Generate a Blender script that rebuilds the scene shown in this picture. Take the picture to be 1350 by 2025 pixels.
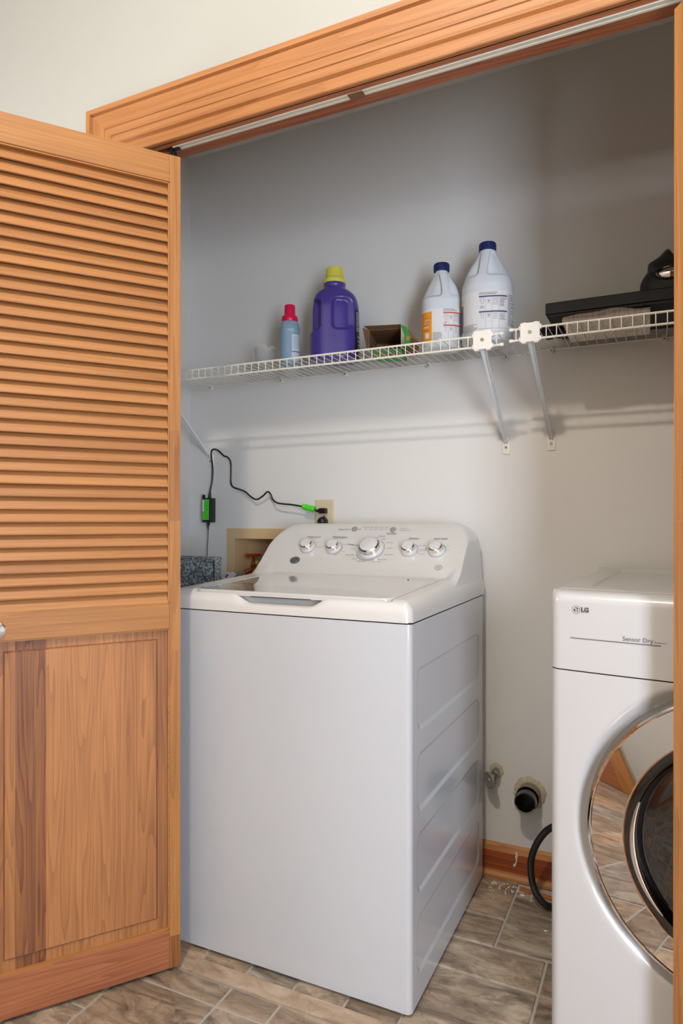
import bpy, bmesh, math, random
from mathutils import Vector, Matrix
for o in list(bpy.data.objects): bpy.data.objects.remove(o)
S = bpy.context.scene
COL = S.collection
PI = math.pi
R = math.radians

# ------------------------------------------------------------------ camera, world, light, exposure
FPX = 1333.0
cd = bpy.data.cameras.new('camera'); cam = bpy.data.objects.new('camera', cd); COL.objects.link(cam)
cam.location = (0, 0, 1.10); cam.rotation_euler = (R(90), 0, math.atan(635 / FPX))
cd.sensor_fit = 'VERTICAL'; cd.sensor_height = 36.0; cd.lens = FPX / 2025 * 36.0
cd.shift_y = (1030 - 1012.5) / 2025.0; cd.clip_start = 0.02
S.camera = cam
S.view_settings.view_transform = 'Standard'; S.view_settings.look = 'None'
S.view_settings.exposure = 0.0; S.view_settings.gamma = 1.0; S.view_settings.use_curve_mapping = False
W = bpy.data.worlds.new('world'); S.world = W; W.use_nodes = True
W.node_tree.nodes['Background'].inputs[0].default_value = (.55, .62, .72, 1)
W.node_tree.nodes['Background'].inputs[1].default_value = 0.25
WINDOW_STRENGTH = 27.0
FILL_WINDOW_STRENGTH = 14.0
LAMP_WATTS = 38.0
DIFFUSER_STRENGTH = 1.5
def area(name, loc, rot, sx, sy, watts, col):
    l = bpy.data.lights.new(name, 'AREA'); l.shape = 'RECTANGLE'; l.size = sx; l.size_y = sy
    l.energy = watts; l.color = col
    o = bpy.data.objects.new(name, l); COL.objects.link(o); o.location = loc; o.rotation_euler = rot
    return o
# added unseen fill light, aimed up so the hall ceiling bounces it softly
area('added_bounce_fill', (-.2, -.55, 1.75), (R(180), 0, 0), .5, .5, 18.0, (.93, .97, 1))
# the hall's ceiling lamp
ll = bpy.data.lights.new('ceiling_lamp_light', 'AREA'); ll.shape = 'DISK'; ll.size = 0.13; ll.energy = LAMP_WATTS; ll.color = (1, .89, .77)
lo = bpy.data.objects.new('ceiling_lamp_light', ll); COL.objects.link(lo); lo.location = (-.48, -.10, 3.07)

# ------------------------------------------------------------------ helpers
def tag(o, label=None, cat=None, group=None, kind=None):
    if label: o['label'] = label
    if cat: o['category'] = cat
    if group: o['group'] = group
    if kind: o['kind'] = kind
    return o
def empty(name, loc=(0, 0, 0), rz=0, label=None, cat=None, group=None):
    o = bpy.data.objects.new(name, None); COL.objects.link(o); o.empty_display_size = .05
    o.location = loc; o.rotation_euler = (0, 0, rz); tag(o, label, cat, group); return o
class MB:
    def __init__(s): s.v = []; s.f = []; s.m = []; s.t = []
    def add(s, vs, fs, mi=0, tint=0.0):
        n = len(s.v); s.v += [tuple(v) for v in vs]
        for f in fs: s.f.append(tuple(i + n for i in f)); s.m.append(mi); s.t.append(tint)
    def box(s, x0, x1, y0, y1, z0, z1, mi=0, tint=0.0, b=0.0, mat=None):
        if b <= 0:
            vs = [(x, y, z) for x in (x0, x1) for y in (y0, y1) for z in (z0, z1)]
            fs = [(0, 1, 3, 2), (4, 6, 7, 5), (0, 4, 5, 1), (2, 3, 7, 6), (0, 2, 6, 4), (1, 5, 7, 3)]
        else:
            bm = bmesh.new(); bmesh.ops.create_cube(bm, size=1)
            for v in bm.verts:
                v.co = Vector(((x0 + x1) / 2 + v.co.x * (x1 - x0), (y0 + y1) / 2 + v.co.y * (y1 - y0), (z0 + z1) / 2 + v.co.z * (z1 - z0)))
            bmesh.ops.bevel(bm, geom=bm.edges[:], offset=b, segments=2, profile=.5, affect='EDGES')
            vs = [v.co.copy() for v in bm.verts]; fs = [[v.index for v in f.verts] for f in bm.faces]; bm.free()
        if mat is not None: vs = [mat @ Vector(v) for v in vs]
        s.add(vs, fs, mi, tint)
    def tube(s, pts, r, n=8, mi=0, caps=True, closed=False):
        pts = [Vector(p) for p in pts]; rr = r if isinstance(r, (list, tuple)) else [r] * len(pts)
        vs = []; up = None
        for i, p in enumerate(pts):
            if closed: t = pts[(i + 1) % len(pts)] - pts[i - 1]
            else: t = pts[min(i + 1, len(pts) - 1)] - pts[max(i - 1, 0)]
            t.normalize()
            if up is None:
                up = Vector((0, 0, 1)) if abs(t.z) < .9 else Vector((1, 0, 0))
            a = t.cross(up)
            if a.length < 1e-4: a = t.cross(Vector((0, 1, 0)))
            a.normalize(); up = a.cross(t).normalized()
            for k in range(n):
                w = 2 * PI * k / n; vs.append(p + (a * math.cos(w) + up * math.sin(w)) * rr[i])
        fs = []; m = len(pts)
        for i in range(m if closed else m - 1):
            j = (i + 1) % m
            for k in range(n):
                k2 = (k + 1) % n; fs.append((i * n + k, i * n + k2, j * n + k2, j * n + k))
        if caps and not closed: fs.append(tuple(range(n - 1, -1, -1))); fs.append(tuple((m - 1) * n + k for k in range(n)))
        s.add(vs, fs, mi)
    def lathe(s, prof, n=32, mat=None, mi=0, cap0=True, cap1=True):
        vs = []; fs = []
        for (r, z) in prof:
            for k in range(n):
                w = 2 * PI * k / n; vs.append(Vector((r * math.cos(w), r * math.sin(w), z)))
        for i in range(len(prof) - 1):
            for k in range(n):
                k2 = (k + 1) % n; fs.append((i * n + k, i * n + k2, (i + 1) * n + k2, (i + 1) * n + k))
        if cap0: fs.append(tuple(range(n - 1, -1, -1)))
        if cap1: fs.append(tuple((len(prof) - 1) * n + k for k in range(n)))
        if mat is not None: vs = [mat @ v for v in vs]
        s.add(vs, fs, mi)
    def grid(s, fn, us, vs_, mi=0, tint=0.0, flip=False):
        nu = len(us); P = [fn(u, v) for v in vs_ for u in us]; fs = []
        for j in range(len(vs_) - 1):
            for i in range(nu - 1):
                q = (j * nu + i, j * nu + i + 1, (j + 1) * nu + i + 1, (j + 1) * nu + i)
                fs.append(q[::-1] if flip else q)
        s.add(P, fs, mi, tint)
    def text(s, body, size, mat, mi=0, bold=0.0, align='CENTER'):
        cu = bpy.data.curves.new('glyphs', 'FONT'); cu.body = body; cu.size = size; cu.offset = bold
        cu.align_x = align; cu.align_y = 'CENTER'; cu.resolution_u = 3
        ob = bpy.data.objects.new('glyphs', cu); COL.objects.link(ob)
        dg = bpy.context.evaluated_depsgraph_get(); me = bpy.data.meshes.new_from_object(ob.evaluated_get(dg))
        s.add([mat @ v.co for v in me.vertices], [tuple(p.vertices) for p in me.polygons], mi)
        bpy.data.objects.remove(ob); bpy.data.curves.remove(cu); bpy.data.meshes.remove(me)
    def build(s, name, mats, parent=None, smooth=None, label=None, weld=False):
        me = bpy.data.meshes.new(name); me.from_pydata(s.v, [], s.f)
        if not isinstance(mats, (list, tuple)): mats = [mats]
        for m in mats: me.materials.append(m)
        me.polygons.foreach_set('material_index', s.m)
        a = me.attributes.new('tint', 'FLOAT', 'FACE'); a.data.foreach_set('value', s.t)
        me.validate()
        bm = bmesh.new(); bm.from_mesh(me)
        if weld: bmesh.ops.remove_doubles(bm, verts=bm.verts, dist=1e-5)
        bmesh.ops.recalc_face_normals(bm, faces=bm.faces)
        if smooth is not None:
            for f in bm.faces: f.smooth = True
            for e in bm.edges:
                if len(e.link_faces) == 2 and e.calc_face_angle(0) > R(smooth): e.smooth = False
        bm.to_mesh(me); bm.free()
        o = bpy.data.objects.new(name, me); COL.objects.link(o)
        if parent: o.parent = parent
        if label: o['label'] = label
        return o
def bez(pts, n=8):
    """Catmull-Rom through the points"""
    P = [Vector(p) for p in pts]; out = []
    for i in range(len(P) - 1):
        p0 = P[max(i - 1, 0)]; p1 = P[i]; p2 = P[i + 1]; p3 = P[min(i + 2, len(P) - 1)]
        for k in range(n):
            t = k / n
            out.append(.5 * ((2 * p1) + (p2 - p0) * t + (2 * p0 - 5 * p1 + 4 * p2 - p3) * t * t + (3 * p1 - p0 - 3 * p2 + p3) * t ** 3))
    out.append(P[-1]); return out
def lin(a, b, n): return [a + (b - a) * i / n for i in range(n + 1)]
def sst(a, b, x):
    t = min(1, max(0, (x - a) / (b - a))); return t * t * (3 - 2 * t)
def copy_tree(o, parent=None):
    c = o.copy(); COL.objects.link(c)
    if parent: c.parent = parent
    for ch in [q for q in bpy.data.objects if q.parent == o]: copy_tree(ch, c)
    return c

# ------------------------------------------------------------------ materials
def srgb(h):
    r = []
    for c in h:
        c = c / 255; r.append(c / 12.92 if c <= .04045 else ((c + .055) / 1.055) ** 2.4)
    return (*r, 1)
def newmat(name):
    m = bpy.data.materials.new(name); m.use_nodes = True; return m, m.node_tree, m.node_tree.nodes['Principled BSDF']
def N(nt, t, **k):
    n = nt.nodes.new(t)
    for a, b in k.items(): setattr(n, a, b)
    return n
def plain(name, rgb, rough=.5, metal=0, coat=0, noise=0, nscale=40, bump=0, bscale=200, **kw):
    m, nt, b = newmat(name); c = srgb(rgb)
    b.inputs['Base Color'].default_value = c; b.inputs['Roughness'].default_value = rough; b.inputs['Metallic'].default_value = metal
    if coat: b.inputs['Coat Weight'].default_value = coat; b.inputs['Coat Roughness'].default_value = .05
    tc = N(nt, 'ShaderNodeTexCoord')
    if noise or True:
        nz = N(nt, 'ShaderNodeTexNoise'); nz.inputs['Scale'].default_value = nscale; nz.inputs['Detail'].default_value = 3
        nt.links.new(tc.outputs['Object'], nz.inputs['Vector'])
        mx = N(nt, 'ShaderNodeMix', data_type='RGBA'); k = 1 - (noise or .02)
        mx.inputs[6].default_value = (c[0] * k, c[1] * k, c[2] * k, 1); mx.inputs[7].default_value = c
        nt.links.new(nz.outputs['Fac'], mx.inputs[0]); nt.links.new(mx.outputs[2], b.inputs['Base Color'])
    if bump:
        n2 = N(nt, 'ShaderNodeTexNoise'); n2.inputs['Scale'].default_value = bscale
        nt.links.new(tc.outputs['Object'], n2.inputs['Vector'])
        bp = N(nt, 'ShaderNodeBump'); bp.inputs['Strength'].default_value = bump; bp.inputs['Distance'].default_value = .001
        nt.links.new(n2.outputs['Fac'], bp.inputs['Height']); nt.links.new(bp.outputs['Normal'], b.inputs['Normal'])
    for k2, v in kw.items(): b.inputs[k2.replace('_', ' ')].default_value = v
    return m
def wood(name, light, dark, axis, ring=(14, .5), seed=0, rough=.5, ringscale=12.0, contrast=.35):
    m, nt, b = newmat(name); L = nt.links.new
    tc = N(nt, 'ShaderNodeTexCoord'); at = N(nt, 'ShaderNodeAttribute', attribute_name='tint')
    off = N(nt, 'ShaderNodeVectorMath', operation='SCALE'); off.inputs[0].default_value = (3.1, 1.7, 2.3)
    L(at.outputs['Fac'], off.inputs['Scale'])
    ad = N(nt, 'ShaderNodeVectorMath', operation='ADD'); L(tc.outputs['Object'], ad.inputs[0]); L(off.outputs[0], ad.inputs[1])
    # reorder so that grain runs along z
    mp = N(nt, 'ShaderNodeMapping'); mp.inputs['Location'].default_value = (seed * 1.3, seed * .7, seed * 2.1)
    if axis == 'x': mp.inputs['Rotation'].default_value = (0, R(90), 0)
    if axis == 'y': mp.inputs['Rotation'].default_value = (R(90), 0, 0)
    L(ad.outputs[0], mp.inputs['Vector'])
    # growth rings: contour lines of a stretched noise
    m2 = N(nt, 'ShaderNodeMapping'); m2.inputs['Scale'].default_value = (ring[0], ring[0], ring[1]); L(mp.outputs[0], m2.inputs['Vector'])
    n0 = N(nt, 'ShaderNodeTexNoise'); n0.inputs['Scale'].default_value = 1; n0.inputs['Detail'].default_value = 2.5; n0.inputs['Roughness'].default_value = .35; L(m2.outputs[0], n0.inputs['Vector'])
    k0 = N(nt, 'ShaderNodeMath', operation='MULTIPLY'); k0.inputs[1].default_value = ringscale; L(n0.outputs['Fac'], k0.inputs[0])
    wv = N(nt, 'ShaderNodeMath', operation='FRACT'); L(k0.outputs[0], wv.inputs[0])
    # fine fibres
    m3 = N(nt, 'ShaderNodeMapping'); m3.inputs['Scale'].default_value = (300, 300, 5); L(mp.outputs[0], m3.inputs['Vector'])
    n1 = N(nt, 'ShaderNodeTexNoise'); n1.inputs['Scale'].default_value = 1; n1.inputs['Detail'].default_value = 4; L(m3.outputs[0], n1.inputs['Vector'])
    # broad variation
    m4 = N(nt, 'ShaderNodeMapping'); m4.inputs['Scale'].default_value = (14, 14, 1.6); L(mp.outputs[0], m4.inputs['Vector'])
    n2 = N(nt, 'ShaderNodeTexNoise'); n2.inputs['Scale'].default_value = 1; n2.inputs['Detail'].default_value = 3; L(m4.outputs[0], n2.inputs['Vector'])
    pw = N(nt, 'ShaderNodeMath', operation='POWER'); L(wv.outputs[0], pw.inputs[0]); pw.inputs[1].default_value = 2.2
    s1 = N(nt, 'ShaderNodeMath', operation='MULTIPLY_ADD'); L(pw.outputs[0], s1.inputs[0]); s1.inputs[1].default_value = contrast
    a1 = N(nt, 'ShaderNodeMath', operation='MULTIPLY_ADD'); L(n1.outputs['Fac'], a1.inputs[0]); a1.inputs[1].default_value = .8; a1.inputs[2].default_value = -.32
    L(a1.outputs[0], s1.inputs[2])
    a2 = N(nt, 'ShaderNodeMath', operation='MULTIPLY_ADD'); L(n2.outputs['Fac'], a2.inputs[0]); a2.inputs[1].default_value = .5; L(s1.outputs[0], a2.inputs[2])
    a3 = N(nt, 'ShaderNodeMath', operation='MULTIPLY_ADD'); L(at.outputs['Fac'], a3.inputs[0]); a3.inputs[1].default_value = .75; L(a2.outputs[0], a3.inputs[2])
    a4 = N(nt, 'ShaderNodeMath', operation='SUBTRACT', use_clamp=True); L(a3.outputs[0], a4.inputs[0]); a4.inputs[1].default_value = .22
    mx = N(nt, 'ShaderNodeMix', data_type='RGBA'); mx.inputs[6].default_value = srgb(light); mx.inputs[7].default_value = srgb(dark)
    L(a4.outputs[0], mx.inputs[0]); L(mx.outputs[2], b.inputs['Base Color'])
    b.inputs['Roughness'].default_value = rough
    bp = N(nt, 'ShaderNodeBump'); bp.inputs['Strength'].default_value = .12; bp.inputs['Distance'].default_value = .0006
    L(s1.outputs[0], bp.inputs['Height']); L(bp.outputs['Normal'], b.inputs['Normal'])
    return m
def stone(name, cols=((102, 92, 82), (156, 142, 126), (196, 180, 158), (230, 216, 196)), vein=.35):
    m, nt, b = newmat(name); L = nt.links.new
    tc = N(nt, 'ShaderNodeTexCoord'); at = N(nt, 'ShaderNodeAttribute', attribute_name='tint')
    off = N(nt, 'ShaderNodeVectorMath', operation='SCALE'); off.inputs[0].default_value = (31, 17, 23); L(at.outputs['Fac'], off.inputs['Scale'])
    ad = N(nt, 'ShaderNodeVectorMath', operation='ADD'); L(tc.outputs['Object'], ad.inputs[0]); L(off.outputs[0], ad.inputs[1])
    mp = N(nt, 'ShaderNodeMapping'); mp.inputs['Scale'].default_value = (5, 15, 5); mp.inputs['Rotation'].default_value = (0, 0, .5)
    L(ad.outputs[0], mp.inputs['Vector'])
    n1 = N(nt, 'ShaderNodeTexNoise'); n1.inputs['Scale'].default_value = 1.2; n1.inputs['Detail'].default_value = 9; n1.inputs['Distortion'].default_value = 1.6; n1.inputs['Roughness'].default_value = .62
    L(mp.outputs[0], n1.inputs['Vector'])
    rp = N(nt, 'ShaderNodeValToRGB'); e = rp.color_ramp.elements
    e[0].position = .28; e[0].color = srgb(cols[0]); e[1].position = .75; e[1].color = srgb(cols[3])
    q = rp.color_ramp.elements.new(.43); q.color = srgb(cols[1]); q = rp.color_ramp.elements.new(.56); q.color = srgb(cols[2])
    L(n1.outputs['Fac'], rp.inputs[0])
    # veins
    mv = N(nt, 'ShaderNodeTexWave', wave_type='BANDS', bands_direction='Y', wave_profile='SIN'); mv.inputs['Scale'].default_value = 6; mv.inputs['Distortion'].default_value = 14; mv.inputs['Detail'].default_value = 3; mv.inputs['Detail Scale'].default_value = 2.2
    L(ad.outputs[0], mv.inputs['Vector'])
    vr = N(nt, 'ShaderNodeValToRGB'); vr.color_ramp.elements[0].position = 0; vr.color_ramp.elements[0].color = (.45, .42, .40, 1); vr.color_ramp.elements[1].position = .10; vr.color_ramp.elements[1].color = (1, 1, 1, 1)
    L(mv.outputs['Fac'], vr.inputs[0])
    mul = N(nt, 'ShaderNodeMix', data_type='RGBA', blend_type='MULTIPLY'); mul.inputs[0].default_value = vein; L(rp.outputs[0], mul.inputs[6]); L(vr.outputs[0], mul.inputs[7])
    # per tile colour
    wn = N(nt, 'ShaderNodeTexWhiteNoise', noise_dimensions='1D'); L(at.outputs['Fac'], wn.inputs['W'])
    tr = N(nt, 'ShaderNodeValToRGB'); t = tr.color_ramp.elements
    t[0].color = srgb((190, 182, 176)); t[1].color = srgb((255, 232, 205)); q = t.new(.4); q.color = srgb((226, 215, 205)); q = t.new(.7); q.color = srgb((210, 215, 222))
    L(wn.outputs['Value'], tr.inputs[0])
    m5 = N(nt, 'ShaderNodeMix', data_type='RGBA', blend_type='MULTIPLY'); m5.inputs[0].default_value = 1; L(mul.outputs[2], m5.inputs[6]); L(tr.outputs[0], m5.inputs[7])
    L(m5.outputs[2], b.inputs['Base Color'])
    b.inputs['Roughness'].default_value = .38
    bp = N(nt, 'ShaderNodeBump'); bp.inputs['Strength'].default_value = .6; bp.inputs['Distance'].default_value = .003
    L(n1.outputs['Fac'], bp.inputs['Height']); L(bp.outputs['Normal'], b.inputs['Normal'])
    return m
def galv(name):
    m, nt, b = newmat(name); L = nt.links.new
    tc = N(nt, 'ShaderNodeTexCoord')
    n1 = N(nt, 'ShaderNodeTexNoise'); n1.inputs['Scale'].default_value = 150; n1.inputs['Detail'].default_value = 5; L(tc.outputs['Object'], n1.inputs['Vector'])
    v = N(nt, 'ShaderNodeTexVoronoi'); v.inputs['Scale'].default_value = 60; L(tc.outputs['Object'], v.inputs['Vector'])
    rp = N(nt, 'ShaderNodeValToRGB'); e = rp.color_ramp.elements
    e[0].position = .44; e[0].color = srgb((98, 104, 108)); e[1].position = .66; e[1].color = srgb((205, 212, 216))
    L(n1.outputs['Fac'], rp.inputs[0])
    mx = N(nt, 'ShaderNodeMix', data_type='RGBA', blend_type='MULTIPLY'); mx.inputs[0].default_value = .3; L(rp.outputs[0], mx.inputs[6]); vb = N(nt, 'ShaderNodeRGBToBW'); L(v.outputs['Color'], vb.inputs[0]); L(vb.outputs[0], mx.inputs[7])
    L(mx.outputs[2], b.inputs['Base Color']); b.inputs['Metallic'].default_value = .25; b.inputs['Roughness'].default_value = .5
    return m
def paint(name, rgb, rough=.6):
    m = plain(name, rgb, rough, noise=.035, nscale=1.6, bump=.25, bscale=260); return m
def newsprint(name):
    m, nt, b = newmat(name); L = nt.links.new
    tc = N(nt, 'ShaderNodeTexCoord')
    w = N(nt, 'ShaderNodeTexWave', wave_type='BANDS', bands_direction='Y'); w.inputs['Scale'].default_value = 55; L(tc.outputs['Object'], w.inputs['Vector'])
    mp = N(nt, 'ShaderNodeMapping'); mp.inputs['Scale'].default_value = (170, 30, 1); L(tc.outputs['Object'], mp.inputs['Vector'])
    n = N(nt, 'ShaderNodeTexNoise'); n.inputs['Scale'].default_value = 1; L(mp.outputs[0], n.inputs['Vector'])
    mu = N(nt, 'ShaderNodeMath', operation='MULTIPLY'); L(w.outputs['Fac'], mu.inputs[0]); L(n.outputs['Fac'], mu.inputs[1])
    rp = N(nt, 'ShaderNodeValToRGB'); e = rp.color_ramp.elements; e[0].position = .38; e[0].color = srgb((228, 217, 204)); e[1].position = .6; e[1].color = srgb((120, 108, 98))
    L(mu.outputs[0], rp.inputs[0]); L(rp.outputs[0], b.inputs['Base Color']); b.inputs['Roughness'].default_value = .8
    return m
def glow(name, rgb, st):
    m, nt, b = newmat(name); b.inputs['Base Color'].default_value = (.8, .8, .8, 1)
    b.inputs['Emission Color'].default_value = srgb(rgb); b.inputs['Emission Strength'].default_value = st; return m

M_room = paint('cream wall paint', (180, 178, 168)); M_clos = paint('grey closet paint', (222, 219, 214), .55)
M_ceil = paint('ceiling paint', (236, 234, 228))
WL, WD = (186, 128, 68), (112, 62, 28)
M_wx = wood('fir horizontal', WL, WD, 'x', (26, .7), 1, ringscale=8, contrast=.22); M_wz = wood('fir vertical', WL, WD, 'z', (26, .7), 2, ringscale=9, contrast=.28)
M_slat = wood('fir slats', (188, 130, 76), (124, 72, 36), 'x', (30, .5), 3, ringscale=7, contrast=.16)
M_panel = wood('fir panel', (190, 130, 78), (104, 56, 34), 'z', (20, 1.2), 4, ringscale=13, contrast=.30)
M_brail = wood('fir reddish', (178, 110, 70), (116, 62, 42), 'x', (22, 1.2), 5, ringscale=10, contrast=.45)
M_casx = wood('fir casing horizontal', (184, 124, 72), (118, 66, 32), 'x', (18, .8), 6, ringscale=9, contrast=.25)
M_jamb = wood('fir jamb', (186, 116, 70), (120, 60, 32), 'x', (20, .8), 7, ringscale=10, contrast=.4)
M_base = wood('fir baseboard red', (172, 86, 42), (100, 38, 18), 'x', (16, .8), 8, ringscale=12, contrast=.5)
M_shoe = wood('fir shoe', (196, 134, 74), (124, 70, 34), 'x', (20, .8), 9)
M_stone = stone('vinyl stone'); M_grout = plain('grout', (186, 180, 170), .6, noise=.2, nscale=90)
M_strip = stone('tan stone strip', ((150, 124, 100), (196, 168, 140), (216, 190, 162), (236, 218, 196)), .2)
M_white = plain('white enamel', (206, 206, 206), .22, coat=.5, Specular_IOR_Level=.5)
M_whites = plain('white enamel side', (196, 198, 201), .20, coat=.6)
M_lid = plain('white glossy lid', (206, 204, 201), .08, coat=1.0)
M_plast = plain('white plastic', (214, 211, 207), .28, coat=.3)
M_dry = plain('dryer white', (194, 191, 188), .30, coat=.35)
M_knob = plain('white knob plastic', (215, 215, 215), .25, coat=.4)
M_chrome = plain('chrome', (232, 230, 228), .035, 1)
M_ring = plain('dryer chrome', (226, 222, 220), .03, 1)
M_grey = plain('grey plastic', (150, 150, 148), .4)
M_dgasket = plain('dark grey trim', (104, 102, 98), .45)
M_dgrey = plain('dark grey print', (92, 90, 88), .45)
M_print = plain('grey print', (112, 110, 110), .5)
M_black = plain('black plastic', (20, 19, 19), .35)
M_bgloss = plain('black gloss', (10, 10, 11), .06, coat=1)
M_dark = plain('dark gap', (30, 28, 27), .8)
M_wire = plain('white vinyl coated wire', (232, 228, 216), .35)
M_clip = plain('white bracket plastic', (236, 231, 220), .4)
M_brace = plain('white painted steel', (224, 226, 226), .3)
M_screw = plain('steel screw', (150, 148, 144), .35, .9)
M_track = plain('track metal', (226, 222, 206), .4, .1, noise=.15, nscale=60)
M_galv = galv('galvanised steel')
M_beige = plain('beige plastic', (216, 186, 140), .45, noise=.06, nscale=20)
M_almond = plain('almond plate', (208, 192, 160), .35)
M_brass = plain('tarnished brass', (150, 88, 48), .4, .8, noise=.4, nscale=120)
M_red = plain('red valve enamel', (170, 12, 24), .3, noise=.3, nscale=150)
M_steel = plain('braided steel', (190, 188, 184), .3, .9, noise=.5, nscale=700)
M_purple = plain('purple plastic', (74, 58, 142), .28, coat=.2)
M_yellow = plain('yellow cap', (218, 212, 88), .4)
M_pink = plain('crimson cap', (226, 16, 78), .35)
M_blueg = plain('blue grey plastic', (136, 164, 184), .35)
M_navy = plain('navy cap', (34, 46, 96), .35)
M_jug = plain('white jug plastic', (222, 226, 230), .4, Subsurface_Weight=.1)
M_label = plain('label white', (236, 234, 232), .4)
M_ink = plain('label ink', (104, 100, 106), .5); M_lpur = plain('label purple', (72, 52, 120), .4); M_lred = plain('label red', (206, 84, 60), .4)
M_lyel = plain('label yellow', (250, 216, 40), .4); M_lora = plain('label orange', (250, 160, 36), .4)
M_lblk = plain('label black', (22, 20, 28), .35)
M_green = plain('green label', (74, 214, 42), .4); M_cgreen = plain('carton green', (62, 158, 62), .45, noise=.2, nscale=60)
M_kraft = plain('brown board', (132, 96, 64), .8, noise=.25, nscale=50); M_cwhite = plain('carton white', (226, 226, 222), .6)
M_cora = plain('carton orange', (226, 126, 60), .5); M_cplum = plain('carton plum', (82, 40, 84), .5)
M_news = newsprint('newsprint')
M_clear = plain('clear plastic', (244, 246, 246), .22, Transmission_Weight=.86, IOR=1.15)
M_plaster = plain('ragged plaster', (206, 192, 166), .85, noise=.35, nscale=120, bump=.8, bscale=150)
M_hose = plain('black rubber', (16, 16, 17), .28, coat=.3)
M_pipe = plain('black pipe', (14, 13, 13), .25, coat=.3)
M_grime = plain('grimy collar', (150, 134, 110), .7, noise=.5, nscale=80)
M_pan = glow('daylit pane', (222, 236, 255), WINDOW_STRENGTH)
M_pan2 = glow('added fill pane', (236, 240, 250), FILL_WINDOW_STRENGTH)
M_diff = glow('lamp diffuser', (255, 232, 205), DIFFUSER_STRENGTH)
M_crumb = plain('crumbs', (226, 216, 196), .8)
M_tray = plain('black tray plastic', (12, 10, 10), .5)
M_bag = plain('black fabric', (16, 14, 15), .9, bump=.6, bscale=90)

# ------------------------------------------------------------------ setting
XL, XR, ZT = -1.215, .600, 2.03          # door opening
YF, YB, YW = 1.318, 1.384, 2.105         # hall wall face, closet side of that wall, closet back wall
CL, CR = -1.652, 1.04                     # closet side walls
HL, HR, HB, HC = -2.5, 2.6, -.95, 3.20   # hall
def struct(name, mb, mats, label=None, smooth=None):
    o = mb.build(name, mats, smooth=smooth); o['kind'] = 'structure'
    if label: o['label'] = label
    return o
def wallbox(name, mat, *a, label=None):
    m = MB(); m.box(*a); return struct(name, m, mat, label)
# back wall with the recess of the outlet box cut out
bx0, bx1, bz0, bz1 = -1.442, -1.224, .86, 1.037
m = MB()
for a in ((CL, bx0, 0, 2.5), (bx1, CR, 0, 2.5), (bx0, bx1, 0, bz0), (bx0, bx1, bz1, 2.5)): m.box(a[0], a[1], YW, YW + .11, a[2], a[3])
m.box(CL, CR, YW + .11, YW + .12, 0, 2.5)
struct('wall_back', m, M_clos)
m = MB(); m.box(CL - .08, CL, YB, YW + .12, 0, 2.5); struct('wall_closet_left', m, M_clos)
m = MB(); m.box(CR, CR + .08, YB, YW + .12, 0, 2.5); struct('wall_closet_right', m, M_clos)
m = MB(); m.box(CL - .08, CR + .08, YB, YW + .12, 2.5, 2.58); struct('ceiling_closet', m, M_ceil)
m = MB()
for a in ((HL, XL, 0, HC), (XR + .004, HR, 0, HC), (XL, XR + .004, ZT + .018, HC)): m.box(a[0], a[1], YF, YB, a[2], a[3], 0)
struct('wall_front', m, M_room)
# hall
m = MB(); m.box(HR, HR + .1, HB - .1, YB, 0, HC); struct('wall_right', m, M_room)
wz0, wz1, wy0, wy1 = .95, 2.05, -.1, .9
m = MB()
for a in ((HB - .1, wy0, 0, HC), (wy1, YB, 0, HC), (wy0, wy1, 0, wz0), (wy0, wy1, wz1, HC)): m.box(HL - .1, HL, a[0], a[1], a[2], a[3])
struct('wall_left', m, M_room)
rx0, rx1, rz0, rz1 = .95, 1.80, .30, 2.0
m = MB()
for a in ((HL, rx0, 0, HC), (rx1, HR + .1, 0, HC), (rx0, rx1, 0, rz0), (rx0, rx1, rz1, HC)): m.box(a[0], a[1], HB - .1, HB, a[2], a[3])
struct('wall_rear', m, M_room)
m = MB(); m.box(HL - .1, HR + .1, HB - .1, YB, HC, HC + .08); struct('ceiling', m, M_ceil)

def window(name, x0, x1, z0, z1, org, rz, pane):
    r = empty(name, org, rz); r['kind'] = 'structure'
    f = MB(); t = .045
    f.box(x0, x1, -.06, .0, z0, z0 + t); f.box(x0, x1, -.06, .0, z1 - t, z1); f.box(x0, x0 + t, -.06, 0, z0 + t, z1 - t); f.box(x1 - t, x1, -.06, 0, z0 + t, z1 - t)
    f.box(x0 + t, x1 - t, -.055, -.015, (z0 + z1) / 2 - .018, (z0 + z1) / 2 + .018)
    f.build('window_frame', M_wx, r)
    p = MB(); p.box(x0 + t, x1 - t, -.05, -.046, z0 + t, z1 - t); p.build('window_pane', pane, r)
    c = MB(); k = .07
    c.box(x0 - k, x1 + k, 0, .018, z1, z1 + k); c.box(x0 - k, x0, 0, .018, z0 - k, z1); c.box(x1, x1 + k, 0, .018, z0 - k, z1); c.box(x0, x1, 0, .03, z0 - k, z0)
    c.build('window_casing', M_wx, r)
window('window_1', rx0, rx1, rz0, rz1, (0, HB, 0), 0, M_pan)
window('added_fill_window', -.5, .5, wz0, wz1, (HL, .4, 0), R(-90), M_pan2)  # added window out of view, brightens the right door leaf and the dryer

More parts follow.
